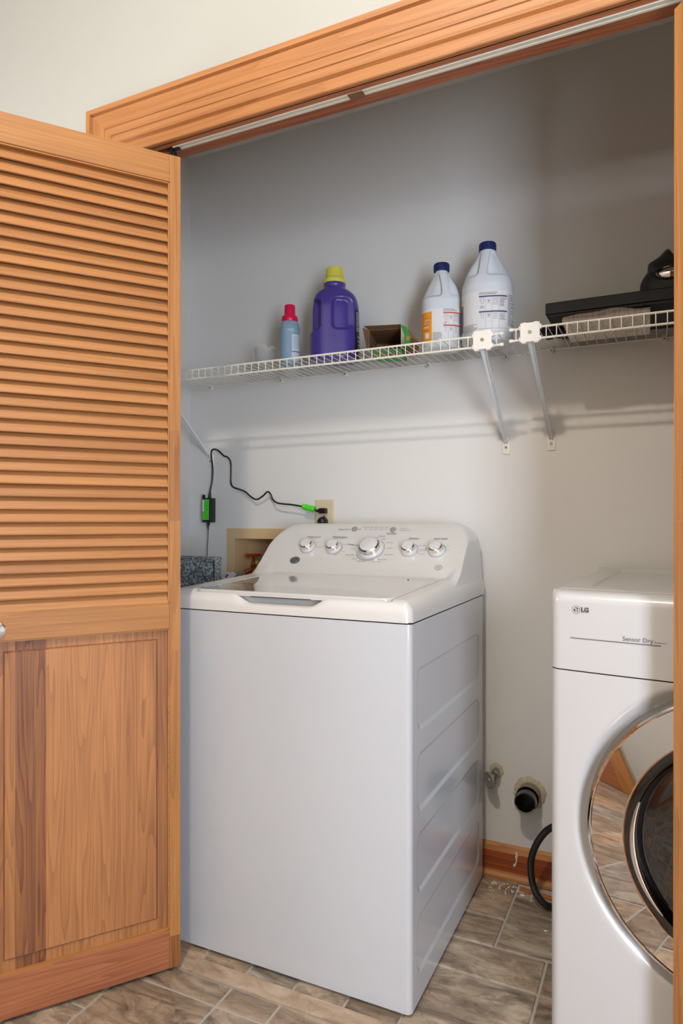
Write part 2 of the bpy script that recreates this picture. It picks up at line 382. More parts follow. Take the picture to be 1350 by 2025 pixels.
# floor: slab of grout, a tile layout in rows on a 13 cm module
G = .131; GX, GY = -.392, 1.74
rnd = random.Random(7)
def layout(x0, x1, y0, y1, ox, oy, fixed):
    """fills the cells of the module grid; returns rectangles in metres"""
    i0 = math.floor((x0 - ox) / G); i1 = math.ceil((x1 - ox) / G); j0 = math.floor((y0 - oy) / G); j1 = math.ceil((y1 - oy) / G)
    used = set(); out = []
    for (a, b_, c, d) in fixed:
        out.append((a, b_, c, d))
        for i in range(math.floor(a), math.ceil(b_)):
            for j in range(math.floor(c), math.ceil(d)): used.add((i, j))
    for j in range(j0, j1):
        for i in range(i0, i1):
            if (i, j) in used: continue
            opts = [(2, 2), (2, 2), (3, 2), (2, 1), (1, 1), (1, 2), (3, 1)]; rnd.shuffle(opts)
            for (w, h) in opts + [(1, 1)]:
                cells = [(i + p, j + q) for p in range(w) for q in range(h)]
                if all(cc not in used for cc in cells):
                    used.update(cells); out.append((i, i + w, j, j + h)); break
    res = []
    for (a, b_, c, d) in out:
        X0, X1, Y0, Y1 = max(x0, ox + a * G), min(x1, ox + b_ * G), max(y0, oy + c * G), min(y1, oy + d * G)
        if X1 - X0 > .01 and Y1 - Y0 > .004: res.append((X0, X1, Y0, Y1))
    return res
m = MB(); m.box(HL - .1, HR + .1, HB - .1, YW + .02, -.05, -.003, 0)
k = 0
inside = layout(CL, CR, 1.378, 2.10, GX, GY, [(-2, 0, 0, 1), (-2, 0, 1, 3), (0, 2, 0, 2.35), (-1, 1, -1, 0), (1, 3, -1, 0), (-1, 1, -3, -1), (1, 3, -2, -1), (1, 2, -3, -2), (-2, -1, -3, 0), (-3, -2, -3, 0), (-4, -3, -3, 0), (-5, -4, -3, 0), (-6, -5, -3, 0)])
GY2 = 1.258
front = layout(HL, HR, HB, 1.326, GX, GY2, [(-4, -3, 0, 1), (-7, -4, 0, 1), (-3, -1, 0, 1), (-1, 1, 0, 1), (-6, -4, -2, 0), (-4, -2, -1, 0), (-8, -6, -1, 0), (-7, -6, -2, -1)])
for (X0, X1, Y0, Y1) in inside + front:
    k += 1; g = .0030; b = .0022
    tv = (k * .617) % 1.0 + .001
    vs = [(X0 + g, Y0 + g, -.003), (X1 - g, Y0 + g, -.003), (X1 - g, Y1 - g, -.003), (X0 + g, Y1 - g, -.003),
          (X0 + g + b, Y0 + g + b, 0), (X1 - g - b, Y0 + g + b, 0), (X1 - g - b, Y1 - g - b, 0), (X0 + g + b, Y1 - g - b, 0)]
    m.add(vs, [(4, 5, 6, 7), (0, 1, 5, 4), (1, 2, 6, 5), (2, 3, 7, 6), (3, 0, 4, 7)], 1, tv)
struct('floor', m, [M_grout, M_stone])
m = MB(); m.box(XL, XR + .03, 1.327, 1.376, -.002, .0015, 0, .83)
struct('trim_1', m, M_strip, 'narrow tan stone strip laid across the closet threshold')

# casing around the opening
PROF = [(0, 0), (0, .011), (.002, .013), (.017, .0145), (.020, .0105), (.028, .009), (.032, .016), (.037, .017), (.050, .0165), (.0512, .0142), (.0528, .0142), (.054, .0165),
        (.071, .018), (.0722, .0155), (.0738, .0155), (.075, .018), (.112, .020), (.1165, .017), (.1185, .024), (.131, .024), (.131, 0)]
YC = YF - .0005
def casing(kind, name, mat, lab):
    m = MB(); xl, xr, zt = XL - .004, XR + .006, ZT + .000
    for (w0, d0), (w1, d1) in zip(PROF, PROF[1:]):
        if kind == 'head': q = [(xl - w0, YC - d0, zt + w0), (xr + w0, YC - d0, zt + w0), (xr + w1, YC - d1, zt + w1), (xl - w1, YC - d1, zt + w1)]
        elif kind == 'left': q = [(xl - w0, YC - d0, 0), (xl - w0, YC - d0, zt + w0), (xl - w1, YC - d1, zt + w1), (xl - w1, YC - d1, 0)]
        else: q = [(xr + w0, YC - d0, 0), (xr + w0, YC - d0, zt + w0), (xr + w1, YC - d1, zt + w1), (xr + w1, YC - d1, 0)]
        m.add(q, [(0, 1, 2, 3)])
    return struct(name, m, mat, lab)
casing('head', 'trim_2', M_casx, 'moulded fir casing over the closet opening')
casing('left', 'trim_3', M_wz, 'moulded fir casing left of the closet opening')
casing('right', 'trim_4', M_wz, 'moulded fir casing right of the closet opening')
m = MB(); m.box(XL - .004, XR + .012, YF - .003, 1.331, ZT, ZT + .018, 0, 0); m.box(XL - .004, XR + .012, 1.351, YB, ZT, ZT + .018, 0, .5); m.box(XL, XR, 1.331, 1.351, ZT + .012, ZT + .018, 0)
struct('trim_5', m, M_jamb, 'dark fir head jamb over the sliding track')
m = MB(); m.box(XL - .018, XL, YF - .003, YB, 0, ZT); struct('trim_6', m, M_wz, 'fir jamb behind the louvred door')
m = MB()
y0, y1 = YF - .002, YB
m.box(XR, XR + .018, y0, y1, 0, ZT)
struct('trim_7', m, M_wz, 'fir jamb at the right edge of the closet opening')
# metal track in the head jamb
root = empty('sliding_track', (0, 1.341, ZT), label='off-white metal sliding track set in the head jamb above the washer', cat='track')
m = MB(); xa, xb = -1.10, XR - .03
m.box(xa, xb, -.0085, -.0035, -.002, .008, 0); m.box(xa, xb, .0035, .0085, -.002, .008, 0); m.box(xa, xb, -.0085, .0085, .008, .0115, 0); m.box(xa, xb, -.0036, .0036, .0, .003, 0)
m.build('channel', M_track, root)
m = MB(); m.box(-.62, -.585, -.0100, .0100, -.003, -.0015); m.build('splice_plate', M_kraft, root, label='brown stained splice in the track')
m = MB(); m.box(-1.118, -1.085, -.006, .006, -.004, .002); m.tube([(-1.103, 0, -.005), (-1.103, 0, -.036)], .005, 12); m.lathe([(.007, -.022), (.008, -.019), (.008, -.012), (.007, -.009)], 16, Matrix.Translation((-1.103, 0, 0)))
m.build('guide_roller', M_black, root)

# baseboards
def baseboard(name, x0, x1, y, d=1, along='x', mats=None):
    m = MB(); P = [(0, 0), (.026, 0), (.026, .008), (.020, .017), (.014, .020), (.014, .078), (.011, .086), (.009, .094), (.004, .099), (0, .100)]
    for (a, z0_), (b_, z1_) in zip(P, P[1:]):
        mi = 1 if z1_ <= .021 or z0_ >= .078 else 0
        if along == 'x': q = [(x0, y - a * d, z0_), (x1, y - a * d, z0_), (x1, y - b_ * d, z1_), (x0, y - b_ * d, z1_)]
        else: q = [(y + a * d, x0, z0_), (y + a * d, x1, z0_), (y + b_ * d, x1, z1_), (y + b_ * d, x0, z1_)]
        m.add(q, [(0, 1, 2, 3)], mi)
    return struct(name, m, mats or [M_base, M_shoe])
baseboard('baseboard_back', -1.65, CR, YW)
baseboard('baseboard_closet_left', YB, YW, CL, 1, 'y')
mw = [M_wx, M_wx]
baseboard('baseboard_rear', -1.44, HR, HB, -1, 'x', mw)
baseboard('baseboard_left', HB, YF, HL, 1, 'y', mw)
baseboard('baseboard_front', XR + .14, HR, YF, 1, 'x', mw)
# a drip of white paint on the baseboard
m = MB()
pts = [(-.405, .086, .003), (-.402, .078, .005), (-.404, .070, .0045), (-.403, .062, .003), (-.406, .052, .002), (-.409, .046, .0045), (-.411, .042, .003)]
m.tube([(x, YW - .0145, z) for x, z, r in pts], [r for x, z, r in pts], 8)
tag(m.build('paint_drip', M_crumb, smooth=60), 'dried white paint drip on the red-brown baseboard behind the washer', 'paint drip')

# rear wall door of the hall (seen mirrored in the dryer)
r = empty('door_1', (-1.97, HB, 0)); r['kind'] = 'structure'
m = MB(); m.box(-.40, .40, 0, .02, .01, 2.03); m.box(-.28, .28, .02, .026, .2, .95); m.box(-.28, .28, .02, .026, 1.1, 1.85); m.build('door_slab', M_brail, r)
m = MB(); m.box(-.52, -.40, 0, .03, 0, 2.03); m.box(.40, .52, 0, .03, 0, 2.03); m.box(-.52, .52, 0, .03, 2.03, 2.15); m.build('door_casing', M_wz, r)
m = MB(); m.lathe([(.012, 0), (.012, .03), (.026, .045), (.028, .06), (.015, .07)], 20, Matrix.Translation((.34, .02, .95)) @ Matrix.Rotation(R(-90), 4, 'X')); m.build('door_knob', M_chrome, r, 40)

# ceiling lamp
r = empty('ceiling_lamp', (-.48, -.10, HC), label='round ceiling lamp of the hall above the camera', cat='ceiling lamp')
m = MB(); m.lathe([(.10, 0), (.10, -.02), (.085, -.03), (.0, -.03)], 32, cap1=False); m.build('lamp_base', M_white, r, 40)
m = MB(); m.lathe([(.084, -.03), (.088, -.045), (.08, -.075), (.055, -.100), (.0, -.108)], 32, cap0=False, cap1=False); m.build('lamp_diffuser', M_diff, r, 60)

# ------------------------------------------------------------------ bifold louvred door
def leaf(root, Wd, knob=True):
    """local: x along the leaf, visible face at y=0 facing -y, body behind"""
    H0_, H1_, T = .008, 1.994, .030; st = .0265
    for x0_, x1_ in ((0, st), (Wd - st, Wd)):
        m = MB(); zz = [H0_, .085, .78, 1.10, 1.32, H1_]; tt = [.75, .1, .0, .22, .05]
        for a, b_, t_ in zip(zz, zz[1:], tt): m.box(x0_, x1_, 0, T, a, b_ - .0002, 0, t_)
        m.build('stile', M_wz, root)
    a, b_ = st, Wd - st
    m = MB(); m.box(a, b_, .0002, T, 1.928, H1_, b=.001); m.build('top_rail', M_wx, root)
    m = MB(); m.box(a, b_, .0002, T, .838, .896, b=.001); m.build('lock_rail', M_wx, root)
    m = MB(); m.box(a, b_, .0002, T, H0_, .102, b=.001); m.build('bottom_rail', M_brail, root, label='reddish brown bottom rail')
    # bead round the louvre and the panel
    m = MB()
    for z0_, z1_ in ((.896, 1.928), (.102, .838)):
        k_ = .004
        m.box(a, b_, .003, .026, z0_, z0_ + k_); m.box(a, b_, .003, .026, z1_ - k_, z1_); m.box(a, a + k_ * .8, .003, .026, z0_, z1_); m.box(b_ - k_ * .8, b_, .003, .026, z0_, z1_)
    m.build('bead', M_wx, root)
    # louvre slats
    m = MB(); n = 36; z0_, z1_ = .898, 1.926; p = (z1_ - z0_) / n
    for i in range(n):
        zb = z0_ + i * p; t_ = ((i * 7919) % 23) / 23 * .34 - .1
        ya, yb = .0035, .0255; za, zb2 = zb + .001, zb + p * 1.22
        if zb2 > z1_: zb2 = z1_; 
        d = Vector((0, yb - ya, zb2 - za)).normalized(); nn = Vector((0, -d.z, d.y)) * .0032
        if i == n - 1: yb = ya + (zb2 - za) * .65
        A = Vector((0, ya, za)) + Vector((0, .003, 0)); B = Vector((0, yb, zb2))
        prof = [A + nn, A + nn * .4 - d * .0022, A - nn * .4 - d * .0022, A - nn, B - nn, B + nn]
        vs = [(x, q.y, q.z) for x in (a + .001, b_ - .001) for q in prof]; L_ = len(prof)
        fs = [(j, (j + 1) % L_, L_ + (j + 1) % L_, L_ + j) for j in range(L_)] + [tuple(range(L_)), tuple(range(2 * L_ - 1, L_ - 1, -1))]
        m.add(vs, fs, 0, t_)
    m.build('louvre', M_slat, root)
    # raised panel of glued boards
    m = MB(); xs = [a, .055, .118, .200, .270, .348, b_ - .029, b_]; xs = [x for x in xs if x <= b_]
    tin = [.28, .12, .0, .06, .62, .10, .10]
    z0_, z1_ = .103, .837; fz = .030
    def pan(x, z):
        return (x, 0, z)
    bounds = [a, .055, .135, .197, .303, .366, b_]; tints = [.26, .16, .02, .0, .66, .14]
    for i in range(len(bounds) - 1):
        xa_, xb_ = bounds[i], bounds[i + 1]
        if xa_ >= b_: break
        xb_ = min(xb_, b_)
        m.box(xa_, xb_, .0110, .022, z0_, z1_, 0, tints[i] + .12)        # lower border level
    fa, fb = .055, Wd - .055
    bounds = [fa, .135, .197, .303, .366, fb]; tints = [.16, .02, .0, .64, .14]
    for i in range(len(bounds) - 1):
        xa_, xb_ = bounds[i], min(bounds[i + 1], fb)
        if xb_ - xa_ < .003: continue
        sl = .0022; l_ = sl if i == 0 else 0; r_ = sl if abs(xb_ - fb) < 1e-6 else 0; ZA, ZB = z0_ + fz, z1_ - fz + .004
        vs = [(xa_, .0110, ZA), (xb_, .0110, ZA), (xb_, .0110, ZB), (xa_, .0110, ZB),
              (xa_ + l_, .0070, ZA + sl), (xb_ - r_, .0070, ZA + sl), (xb_ - r_, .0070, ZB - sl), (xa_ + l_, .0070, ZB - sl)]
        m.add(vs, [(4, 5, 6, 7), (0, 1, 5, 4), (1, 2, 6, 5), (2, 3, 7, 6), (3, 0, 4, 7)], 0, tints[i])
    for q in ((fa - .0016, fb + .0016, z0_ + fz - .0016, z0_ + fz), (fa - .0016, fb + .0016, z1_ - fz + .004, z1_ - fz + .0056), (fa - .0016, fa, z0_ + fz, z1_ - fz + .004), (fb, fb + .0016, z0_ + fz, z1_ - fz + .004)):
        m.box(q[0], q[1], .0106, .012, q[2], q[3], 0, .95)  # dark tinted strips stand in for the groove's shade around the field
    m.build('raised_panel', M_panel, root)
    if knob:
        kb = MB(); T_ = Matrix.Translation((.400, 0, .862)) @ Matrix.Rotation(R(90), 4, 'X')
        kb.lathe([(.0165, 0), (.0165, .0015), (.0145, .0035), (.009, .004), (.007, .012), (.013, .019), (.0155, .024), (.0145, .028), (.008, .030), (.0, .0305)], 32, T_, cap1=False)
        kb.build('knob', M_chrome, root, 40, label='round chrome knob')
# leaf direction: from (-1.07,1.326) towards (-.234,-.32); local x = that direction needs face -y toward the camera
ang = math.atan2(.32, .234)              # mirrored below
door = empty('bifold_door', (-1.07, 1.326, 0), label='folded-back louvred fir bifold door at the left of the closet', cat='door')
# local +x runs away from the camera along the leaf; use x' = -x so the visible face stays outward
class _F: pass
W1 = .443
lf = empty('door_leaf', (0, 0, 0)); lf.parent = door
dx, dy = -.234 / math.hypot(.234, .32), -.32 / math.hypot(.234, .32)
# basis: X=(dx,dy,0) leaf, face normal n=(.807,-.590,0) = -Y  -> Y=(-.807,.590,0), Z = X x Y must be (0,0,-1): so flip by building from the far end
far = Vector((dx * W1, dy * W1, 0))
# start at far end, X' = (-dx,-dy,0): then Y' with -Y'=n : X' x Y' = +Z
lf.location = far; lf.rotation_euler = (0, 0, math.atan2(-dy, -dx))
def build_leaf_flipped(root, Wd, knob):
    """leaf() measures x from the hinge stile at the closet; mirror x so it starts at the far end"""
    before = set(bpy.data.objects)
    leaf(root, Wd, knob)
    for o in set(bpy.data.objects) - before:
        for v in o.data.vertices: v.co.x = Wd - v.co.x
        o.data.flip_normals()
build_leaf_flipped(lf, W1, True)
# second leaf folds back to the jamb behind the first
P1 = Vector((-1.07, 1.326, 0)) + far + Vector((-.032, .022, 0)); P2 = Vector((-1.200, 1.345, 0)); d2 = P2 - P1; W2 = d2.length
lf2 = empty('door_leaf', (0, 0, 0)); lf2.parent = door
lf2.location = P1 - Vector((-1.07, 1.326, 0)); lf2.rotation_euler = (0, 0, math.atan2(d2.y, d2.x))
leaf(lf2, W2, False)
m = MB()
for z in (.25, 1.0, 1.8): m.tube([(far.x - .022, far.y + .008, z - .03), (far.x - .022, far.y + .008, z + .03)], .005, 10)
m.build('hinge', M_brass, door)

# right-hand bifold door, only its leading stile is in view
door2 = empty('bifold_door', (.0160, 1.316, 0), label='half-folded louvred fir bifold door at the right edge of the closet', cat='door')
e2 = Vector((.277, -.3455, 0)).normalized()
lf = empty('door_leaf'); lf.parent = door2; lf.rotation_euler = (0, R(.10), math.atan2(e2.y, e2.x)); leaf(lf, W1, True)
for o_ in lf.children:
    if o_.name.startswith('knob'): o_.location.x = .0
P1 = e2 * W1 + Vector((.032, .004, 0)); P2 = Vector((.578 - .0160, .022, 0)); d2 = P2 - P1
lf2 = empty('door_leaf'); lf2.parent = door2; lf2.location = P1; lf2.rotation_euler = (0, 0, math.atan2(d2.y, d2.x)); leaf(lf2, d2.length, False)
m = MB()
for z in (.25, 1.0, 1.8): m.tube([(P1.x - .016, P1.y + .012, z - .03), (P1.x - .016, P1.y + .012, z + .03)], .005, 10)
m.build('hinge', M_brass, door2)

# ------------------------------------------------------------------ washing machine (local: x right, y back)
WX, WY = -1.186, 1.405; WW, WDp = .686, .675; ZS = .872
wm = empty('washing_machine', (WX, WY, 0), label='white top-load washing machine with five console knobs, beside the louvred door', cat='washing machine')
# cabinet
def rrect_path(w, d, r, nside):
    pts = []
    def arc(cx, cy, a0, n=6):
        for i in range(n + 1):
            a = a0 + PI / 2 * i / n; pts.append((cx + r * math.cos(a), cy + r * math.sin(a)))
    arc(r, r, PI); arc(w - r, r, -PI / 2)
    for i in range(1, nside): pts.append((w, r + (d - 2 * r) * i / nside))
    arc(w - r, d - r, 0); arc(r, d - r, PI / 2)
    return pts
PANELS = [(.622, .765), (.437, .569), (.252, .386), (.070, .200)]
def recess(y, z):
    for (a, b_) in PANELS:
        cy, cz = (.044 + .611) / 2, (a + b_) / 2; hy, hz = (.611 - .044) / 2, (b_ - a) / 2; r = .028
        qx, qy = abs(y - cy) - hy + r, abs(z - cz) - hz + r
        sd = min(max(qx, qy), 0) + math.hypot(max(qx, 0), max(qy, 0)) - r
        if sd < 0: return .0042 * sst(0, .007, -sd)
    return 0
path = rrect_path(WW, WDp - .01, .013, 190)
zl = sorted(set([.009] + [.009 + i * .0034 for i in range(256)] + [.8705])); m = MB(); vs = []
zl = [z for z in zl if z <= .8705]
for z in zl:
    for (x, y) in path:
        vs.append((x - recess(y, z) if x > WW - .0005 else x, y, z))
n_ = len(path); fs = [(j * n_ + i, j * n_ + (i + 1) % n_, (j + 1) * n_ + (i + 1) % n_, (j + 1) * n_ + i) for j in range(len(zl) - 1) for i in range(n_)]
m.add(vs, fs); m.add([vs[i] for i in range(n_)], [tuple(range(n_))])
m.build('cabinet', M_whites, wm, 35)
m = MB(); m.box(.004, WW - .004, .004, WDp - .015, .86, .874); m.build('seam_gasket', M_dark, wm, label='dark gap under the top')
# top with console as one moulded surface
LX0, LX1, LY0, LY1 = .079, .636, .014, .416
FS, FA = math.cos(R(43.9)), math.sin(R(43.9))
def smax(a, b_, k_):
    h = max(k_ - abs(a - b_), 0) / k_; return max(a, b_) + h * h * k_ * .25
def smin(a, b_, k_): return -smax(-a, -b_, k_)
def topz(x, y):
    base = .921 + .016 * min(1, y / .42)
    # handle scoop at the front
    sc = sst(.205, .262, x) * (1 - sst(.424, .480, x)) * (1 - sst(.030, .05, y))
    base -= .024 * sc
    face = .936 + (y - (LY1 + .002)) * .961
    inl = sst(LX0 - .03, LX0 + .005, x) * (1 - sst(LX1 - .005, LX1 + .03, x))
    kk = .004 * inl + .045 * (1 - inl)
    e = min(x - .008, WW - .008 - x); rr = .078
    if e < 0: Hh = .90
    elif e < rr: Hh = 1.092 - rr + math.sqrt(max(0, rr * rr - (rr - e) ** 2))
    else: Hh = 1.092
    Hh = Hh - .06 * (1 - sst(0, .004, e)) if e < .004 else Hh
    con = smin(face, Hh, .022)
    if y > .652: con = min(con, 1.092 - (y - .652) * 6)
    d = min(x, WW - x, y, 1.0); rr2 = .030
    if d < rr2: base = .889 + (base - .889) * math.sqrt(max(0, 1 - (1 - d / rr2) ** 2))
    z = smax(base, con, kk) if e >= 0 else base
    if e >= 0 and con < base and kk < .01: z = base
    if LX0 < x < LX1 and LY0 < y < LY1: z -= .006
    return z
def dens(a, b_, n, marks, w=.012, k_=10):
    s_ = set(lin(a, b_, n))
    for c_ in marks: s_.update(c_ + w * (i / k_) for i in range(-k_, k_ + 1) if a <= c_ + w * i / k_ <= b_)
    s_ = sorted(s_); out = [s_[0]]
    for v in s_[1:]:
        if v - out[-1] > 5e-4: out.append(v)
    out[-1] = b_; return out
xs = dens(0, WW, 110, [0.006, .02, LX0, LX1, WW - .006, WW - .02]); ys = dens(0, WDp, 120, [.008, LY0, LY1, .03, .575, .655])
cr = .02
def cmap(x, y):
    # round the two front corners in plan
    for cx, sx in ((cr, -1), (WW - cr, 1)):
        dx_ = (x - cx) * sx; dy_ = cr - y
        if dx_ > 0 and dy_ > 0:
            mxn = max(dx_, dy_); l_ = math.hypot(dx_, dy_); f_ = mxn / l_
            return cx + sx * dx_ * f_, cr - dy_ * f_
    return x, y
m = MB(); P = {}
def tp(x, y): X_, Y_ = cmap(x, y); return (X_, Y_, topz(x, y))
m.grid(tp, xs, ys)
# skirt
for line in ([(x, 0) for x in xs], [(WW, y) for y in ys], [(x, WDp) for x in reversed(xs)], [(0, y) for y in reversed(ys)]):
    for p_, q_ in zip(line, line[1:]):
        a, b_ = tp(*p_), tp(*q_); m.add([(a[0], a[1], ZS + .0012), (b_[0], b_[1], ZS + .0012), b_, a], [(0, 1, 2, 3)])
m.build('top_cover_and_console', M_plast, wm, 40, weld=True)
# lid
def lidz(y): return .921 + .016 * min(1, y / .42)
m = MB(); r = .03
def lid_outline(ins):
    x0_, x1_, y0_, y1_ = LX0 + .002 + ins, LX1 - .002 - ins, LY0 + .001 + ins, LY1 - .001 - ins * .3; o = []
    for cx, cy, a0 in ((x0_ + r, y0_ + r, PI), (x1_ - r, y0_ + r, 1.5 * PI)):
        for i in range(9): a = a0 + PI / 2 * i / 8; o.append((cx + r * math.cos(a), cy + r * math.sin(a)))
    o += [(x1_, y1_), (x0_, y1_)]
    return o
L1 = lid_outline(0); n_ = len(L1)
rings = [(0, -.010), (0, -.0005), (.0012, .0018), (.0035, .0026), (.010, .0022), (.013, .0012)]
vs = []
for ins, dz in rings: vs += [(x, y, lidz(y) + dz) for x, y in lid_outline(ins)]
fs = [(j * n_ + i, j * n_ + (i + 1) % n_, (j + 1) * n_ + (i + 1) % n_, (j + 1) * n_ + i) for j in range(len(rings) - 1) for i in range(n_)]
fs.append(tuple((len(rings) - 1) * n_ + i for i in range(n_))); fs.append(tuple(range(n_ - 1, -1, -1)))
m.add(vs, fs); m.build('lid', M_lid, wm, 25)
m = MB(); m.box(.258, .428, .0150, .030, .9105, .9125); m.build('lip_shade_strip', M_dark, wm, label='dark strip standing in for the shade under the lid lip')  # dark strip placed as the shade in the handle scoop
for x, y in ((LX1 - .004, LY1 - .002), (.545, .372)):
    m = MB(); m.lathe([(.0022, 0), (.0022, .0006), (.0016, .0010)], 12, Matrix.Translation((x, y, lidz(y) + .001))); m.build('lid_bumper', M_black, wm)
# console frame: origin at hinge line
NV = Vector((0, -.693, .721)); VV = Vector((0, .721, .693))
def con(X, v, off=.0012): return Vector((X - WX, LY1 - .001, .936)) + VV * v + NV * off
def conM(X, v, off=.0012):
    p = con(X, v, off); return Matrix(((1, 0, 0, p.x), (0, VV.y, NV.y, p.y), (0, VV.z, NV.z, p.z), (0, 0, 0, 1)))
for X, v, s_ in ((-1.026, .114, 1), (-.932, .112, 1), (-.806, .110, 1.62), (-.682, .110, 1), (-.597, .110, 1)):
    k_ = MB(); Mx = conM(X, v, .0005)
    k_.lathe([(.0245 * s_, 0), (.0240 * s_, .003), (.0215 * s_, .008), (.0205 * s_, .0095)], 40, Mx, 0)
    kb = k_.build('knob', M_knob, wm, 40)
    k2 = MB(); k2.lathe([(.0207 * s_, .0092), (.0205 * s_, .017 + .003 * s_), (.0172 * s_, .0195 + .003 * s_)], 40, Mx, 0, True, False)
    k2.build('chrome_ring', M_chrome, kb, 25, label='chrome band')
    k3 = MB(); k3.lathe([(.0172 * s_, .0193 + .003 * s_), (.0165 * s_, .0200 + .003 * s_), (0, .0204 + .003 * s_)], 40, Mx, 0, False, False)
    k3.build('knob_face', M_knob, kb, 40)
for X, v in ((-.888, .198), (-.757, .197)):
    k_ = MB(); k_.lathe([(.0098, 0), (.0098, .001), (.0088, .0018), (0, .0018)], 28, conM(X, v), cap1=False); k_.build('button', M_grey, wm, 40)
k_ = MB(); T_ = conM(-1.049, .057)
E_ = Matrix.Diagonal((1.25, 1, 1, 1)); k_.lathe([(.0135, 0), (.0135, .0012), (.012, .0016), (0, .0016)], 32, T_ @ E_, cap1=False); bd = k_.build('badge', M_dgrey, wm, 40, label='dark grey oval badge')
k_ = MB(); k_.tube([T_ @ E_ @ Vector((.0112 * math.cos(2 * PI * i / 32), .0112 * math.sin(2 * PI * i / 32), .0016)) for i in range(32)], .0006, 6, closed=True); k_.text('GE', .015, T_ @ Matrix.Translation((0, 0, .0019)), 0, .0002); k_.build('emblem', M_screw, bd)
# printing
pr = MB()
def T(s_, X, v, size, mi=0, bold=0, align='CENTER', off=.00035): pr.text(s_, size, conM(X, v, off), mi, bold * .5, align)
def bar(X0_, X1_, v, h=.0006, mi=0):
    a, b_, c_, d_ = con(X0_, v - h / 2, .0008), con(X1_, v - h / 2, .0008), con(X1_, v + h / 2, .0008), con(X0_, v + h / 2, .0008); pr.add([a, b_, c_, d_], [(0, 1, 2, 3)], mi)
T('Water Level', -1.022, .162, .0098); bar(-1.036, -1.010, .155)
T('Temperature', -.928, .162, .0100, 0, .0002); bar(-.945, -.912, .155)
T('Deep Fill C', -.925, .197, .0090, 1)
T('Precise Fill', -.852, .207, .0050); T('Soak', -.832, .2065, .0055, 0); T('Wash', -.815, .2065, .0055); T('Rinse', -.797, .2065, .0055); T('Spin', -.780, .2065, .0055)
for X in (-.869, -.850, -.832, -.815, -.797, -.780): pr.lathe([(.0015 if X > -.86 else .0022, 0), (0, .0001)], 10, conM(X, .197), 0)
bar(-.878, -.870, .197); bar(-.846, -.784, .197, .0004)
T('Start/Pause', -.757, .181, .0072, 0, .0002); bar(-.774, -.740, .175)
T('Power', -.728, .203, .0060, 0, 0, 'LEFT'); T('Lid Locked', -.728, .194, .0060, 0, 0, 'LEFT')
pr.lathe([(.0013, 0), (0, .0001)], 10, conM(-.732, .203), 0); pr.lathe([(.0013, 0), (0, .0001)], 10, conM(-.732, .194), 0)
T('Options', -.680, .160, .0100, 0, .0002); T('Auto Soak', -.595, .160, .0100, 0, .0002)
T('Colors', -.786, .168, .0078, 0, .0002); T('Whites', -.880, .130, .0078, 0, .0002)
for a_, s_ in ((62, 'Light'), (36, 'Delicates'), (8, 'Casuals'), (-22, 'Speed Wash'), (-50, 'Drain & Spin'), (-72, 'Active Wear'), (-108, 'Bulky Items'), (-130, 'Towels'), (-152, 'Power Clean'), (178, 'Heavy'), (160, 'Normal'), (118, 'Heavy'), (88, 'Normal')):
    rr = .052; al = 'LEFT' if -80 < a_ < 80 else ('RIGHT' if abs(a_) > 112 else 'CENTER')
    T(s_, -.806 + rr * math.cos(R(a_)), .110 + rr * math.sin(R(a_)), .0060, 0, 0, al)
for (kx, kv, rr, a0, a1, st) in ((-.806, .110, .0445, -170, 60, 5), (-.806, .110, .0465, -150, -60, 3), (-1.026, .114, .028, 0, 70, 7), (-.932, .112, .028, -70, 60, 6), (-.682, .110, .028, -25, 60, 6), (-.597, .110, .028, 0, 60, 7)):
    a_ = a0
    while a_ < a1:
        p0 = [con(kx + (rr + q) * math.cos(R(a_ + w)), kv + (rr + q) * math.sin(R(a_ + w)), .0008) for q, w in ((-.0008, 0), (.0008, 0), (.0008, st * .62), (-.0008, st * .62))]
        pr.add(p0, [(0, 1, 2, 3)], 0); a_ += st
for kx, kv, items in ((-1.026, .114, ((80, 'Small'), (48, 'Med'), (4, 'Precise Fill'))), (-.932, .112, ((76, 'Hot'), (32, 'Warm'), (-22, 'Colors'), (-45, 'Cool'), (-66, 'Cold'))),
                      (-.682, .110, ((150, 'Off'), (95, 'Extra'), (38, 'Soft Rinse'), (8, 'Deep Rinse'), (-2, 'Fabric Soft'), (-24, 'Both Rinse'))), (-.597, .110, ((165, 'Off'), (120, '15m'), (75, '30m'), (40, '1 hr'), (10, '2 hr')))):
    for a_, s_ in items: T(s_, kx + .032 * math.cos(R(a_)), kv + .032 * math.sin(R(a_)), .0046, 0, 0, 'LEFT' if a_ < 60 else ('RIGHT' if a_ > 110 else 'CENTER'))
pr.tube([con(-.577 + .010 * math.cos(2 * PI * i / 28), .045 + .0085 * math.sin(2 * PI * i / 28), .0006) for i in range(28)], .0005, 5, closed=True, mi=0)
T('HE', -.577, .045, .008)
pr.build('printed_lettering', [M_print, plain('teal print', (108, 132, 140), .5)], wm, label='grey lettering')
for x, y in ((.05, .06), (WW - .05, .06), (.05, .6), (WW - .05, .6)):
    m = MB(); m.lathe([(.02, 0), (.02, .006)], 16, Matrix.Translation((x, y, -.0))); m.build('leveling_foot', M_black, wm)

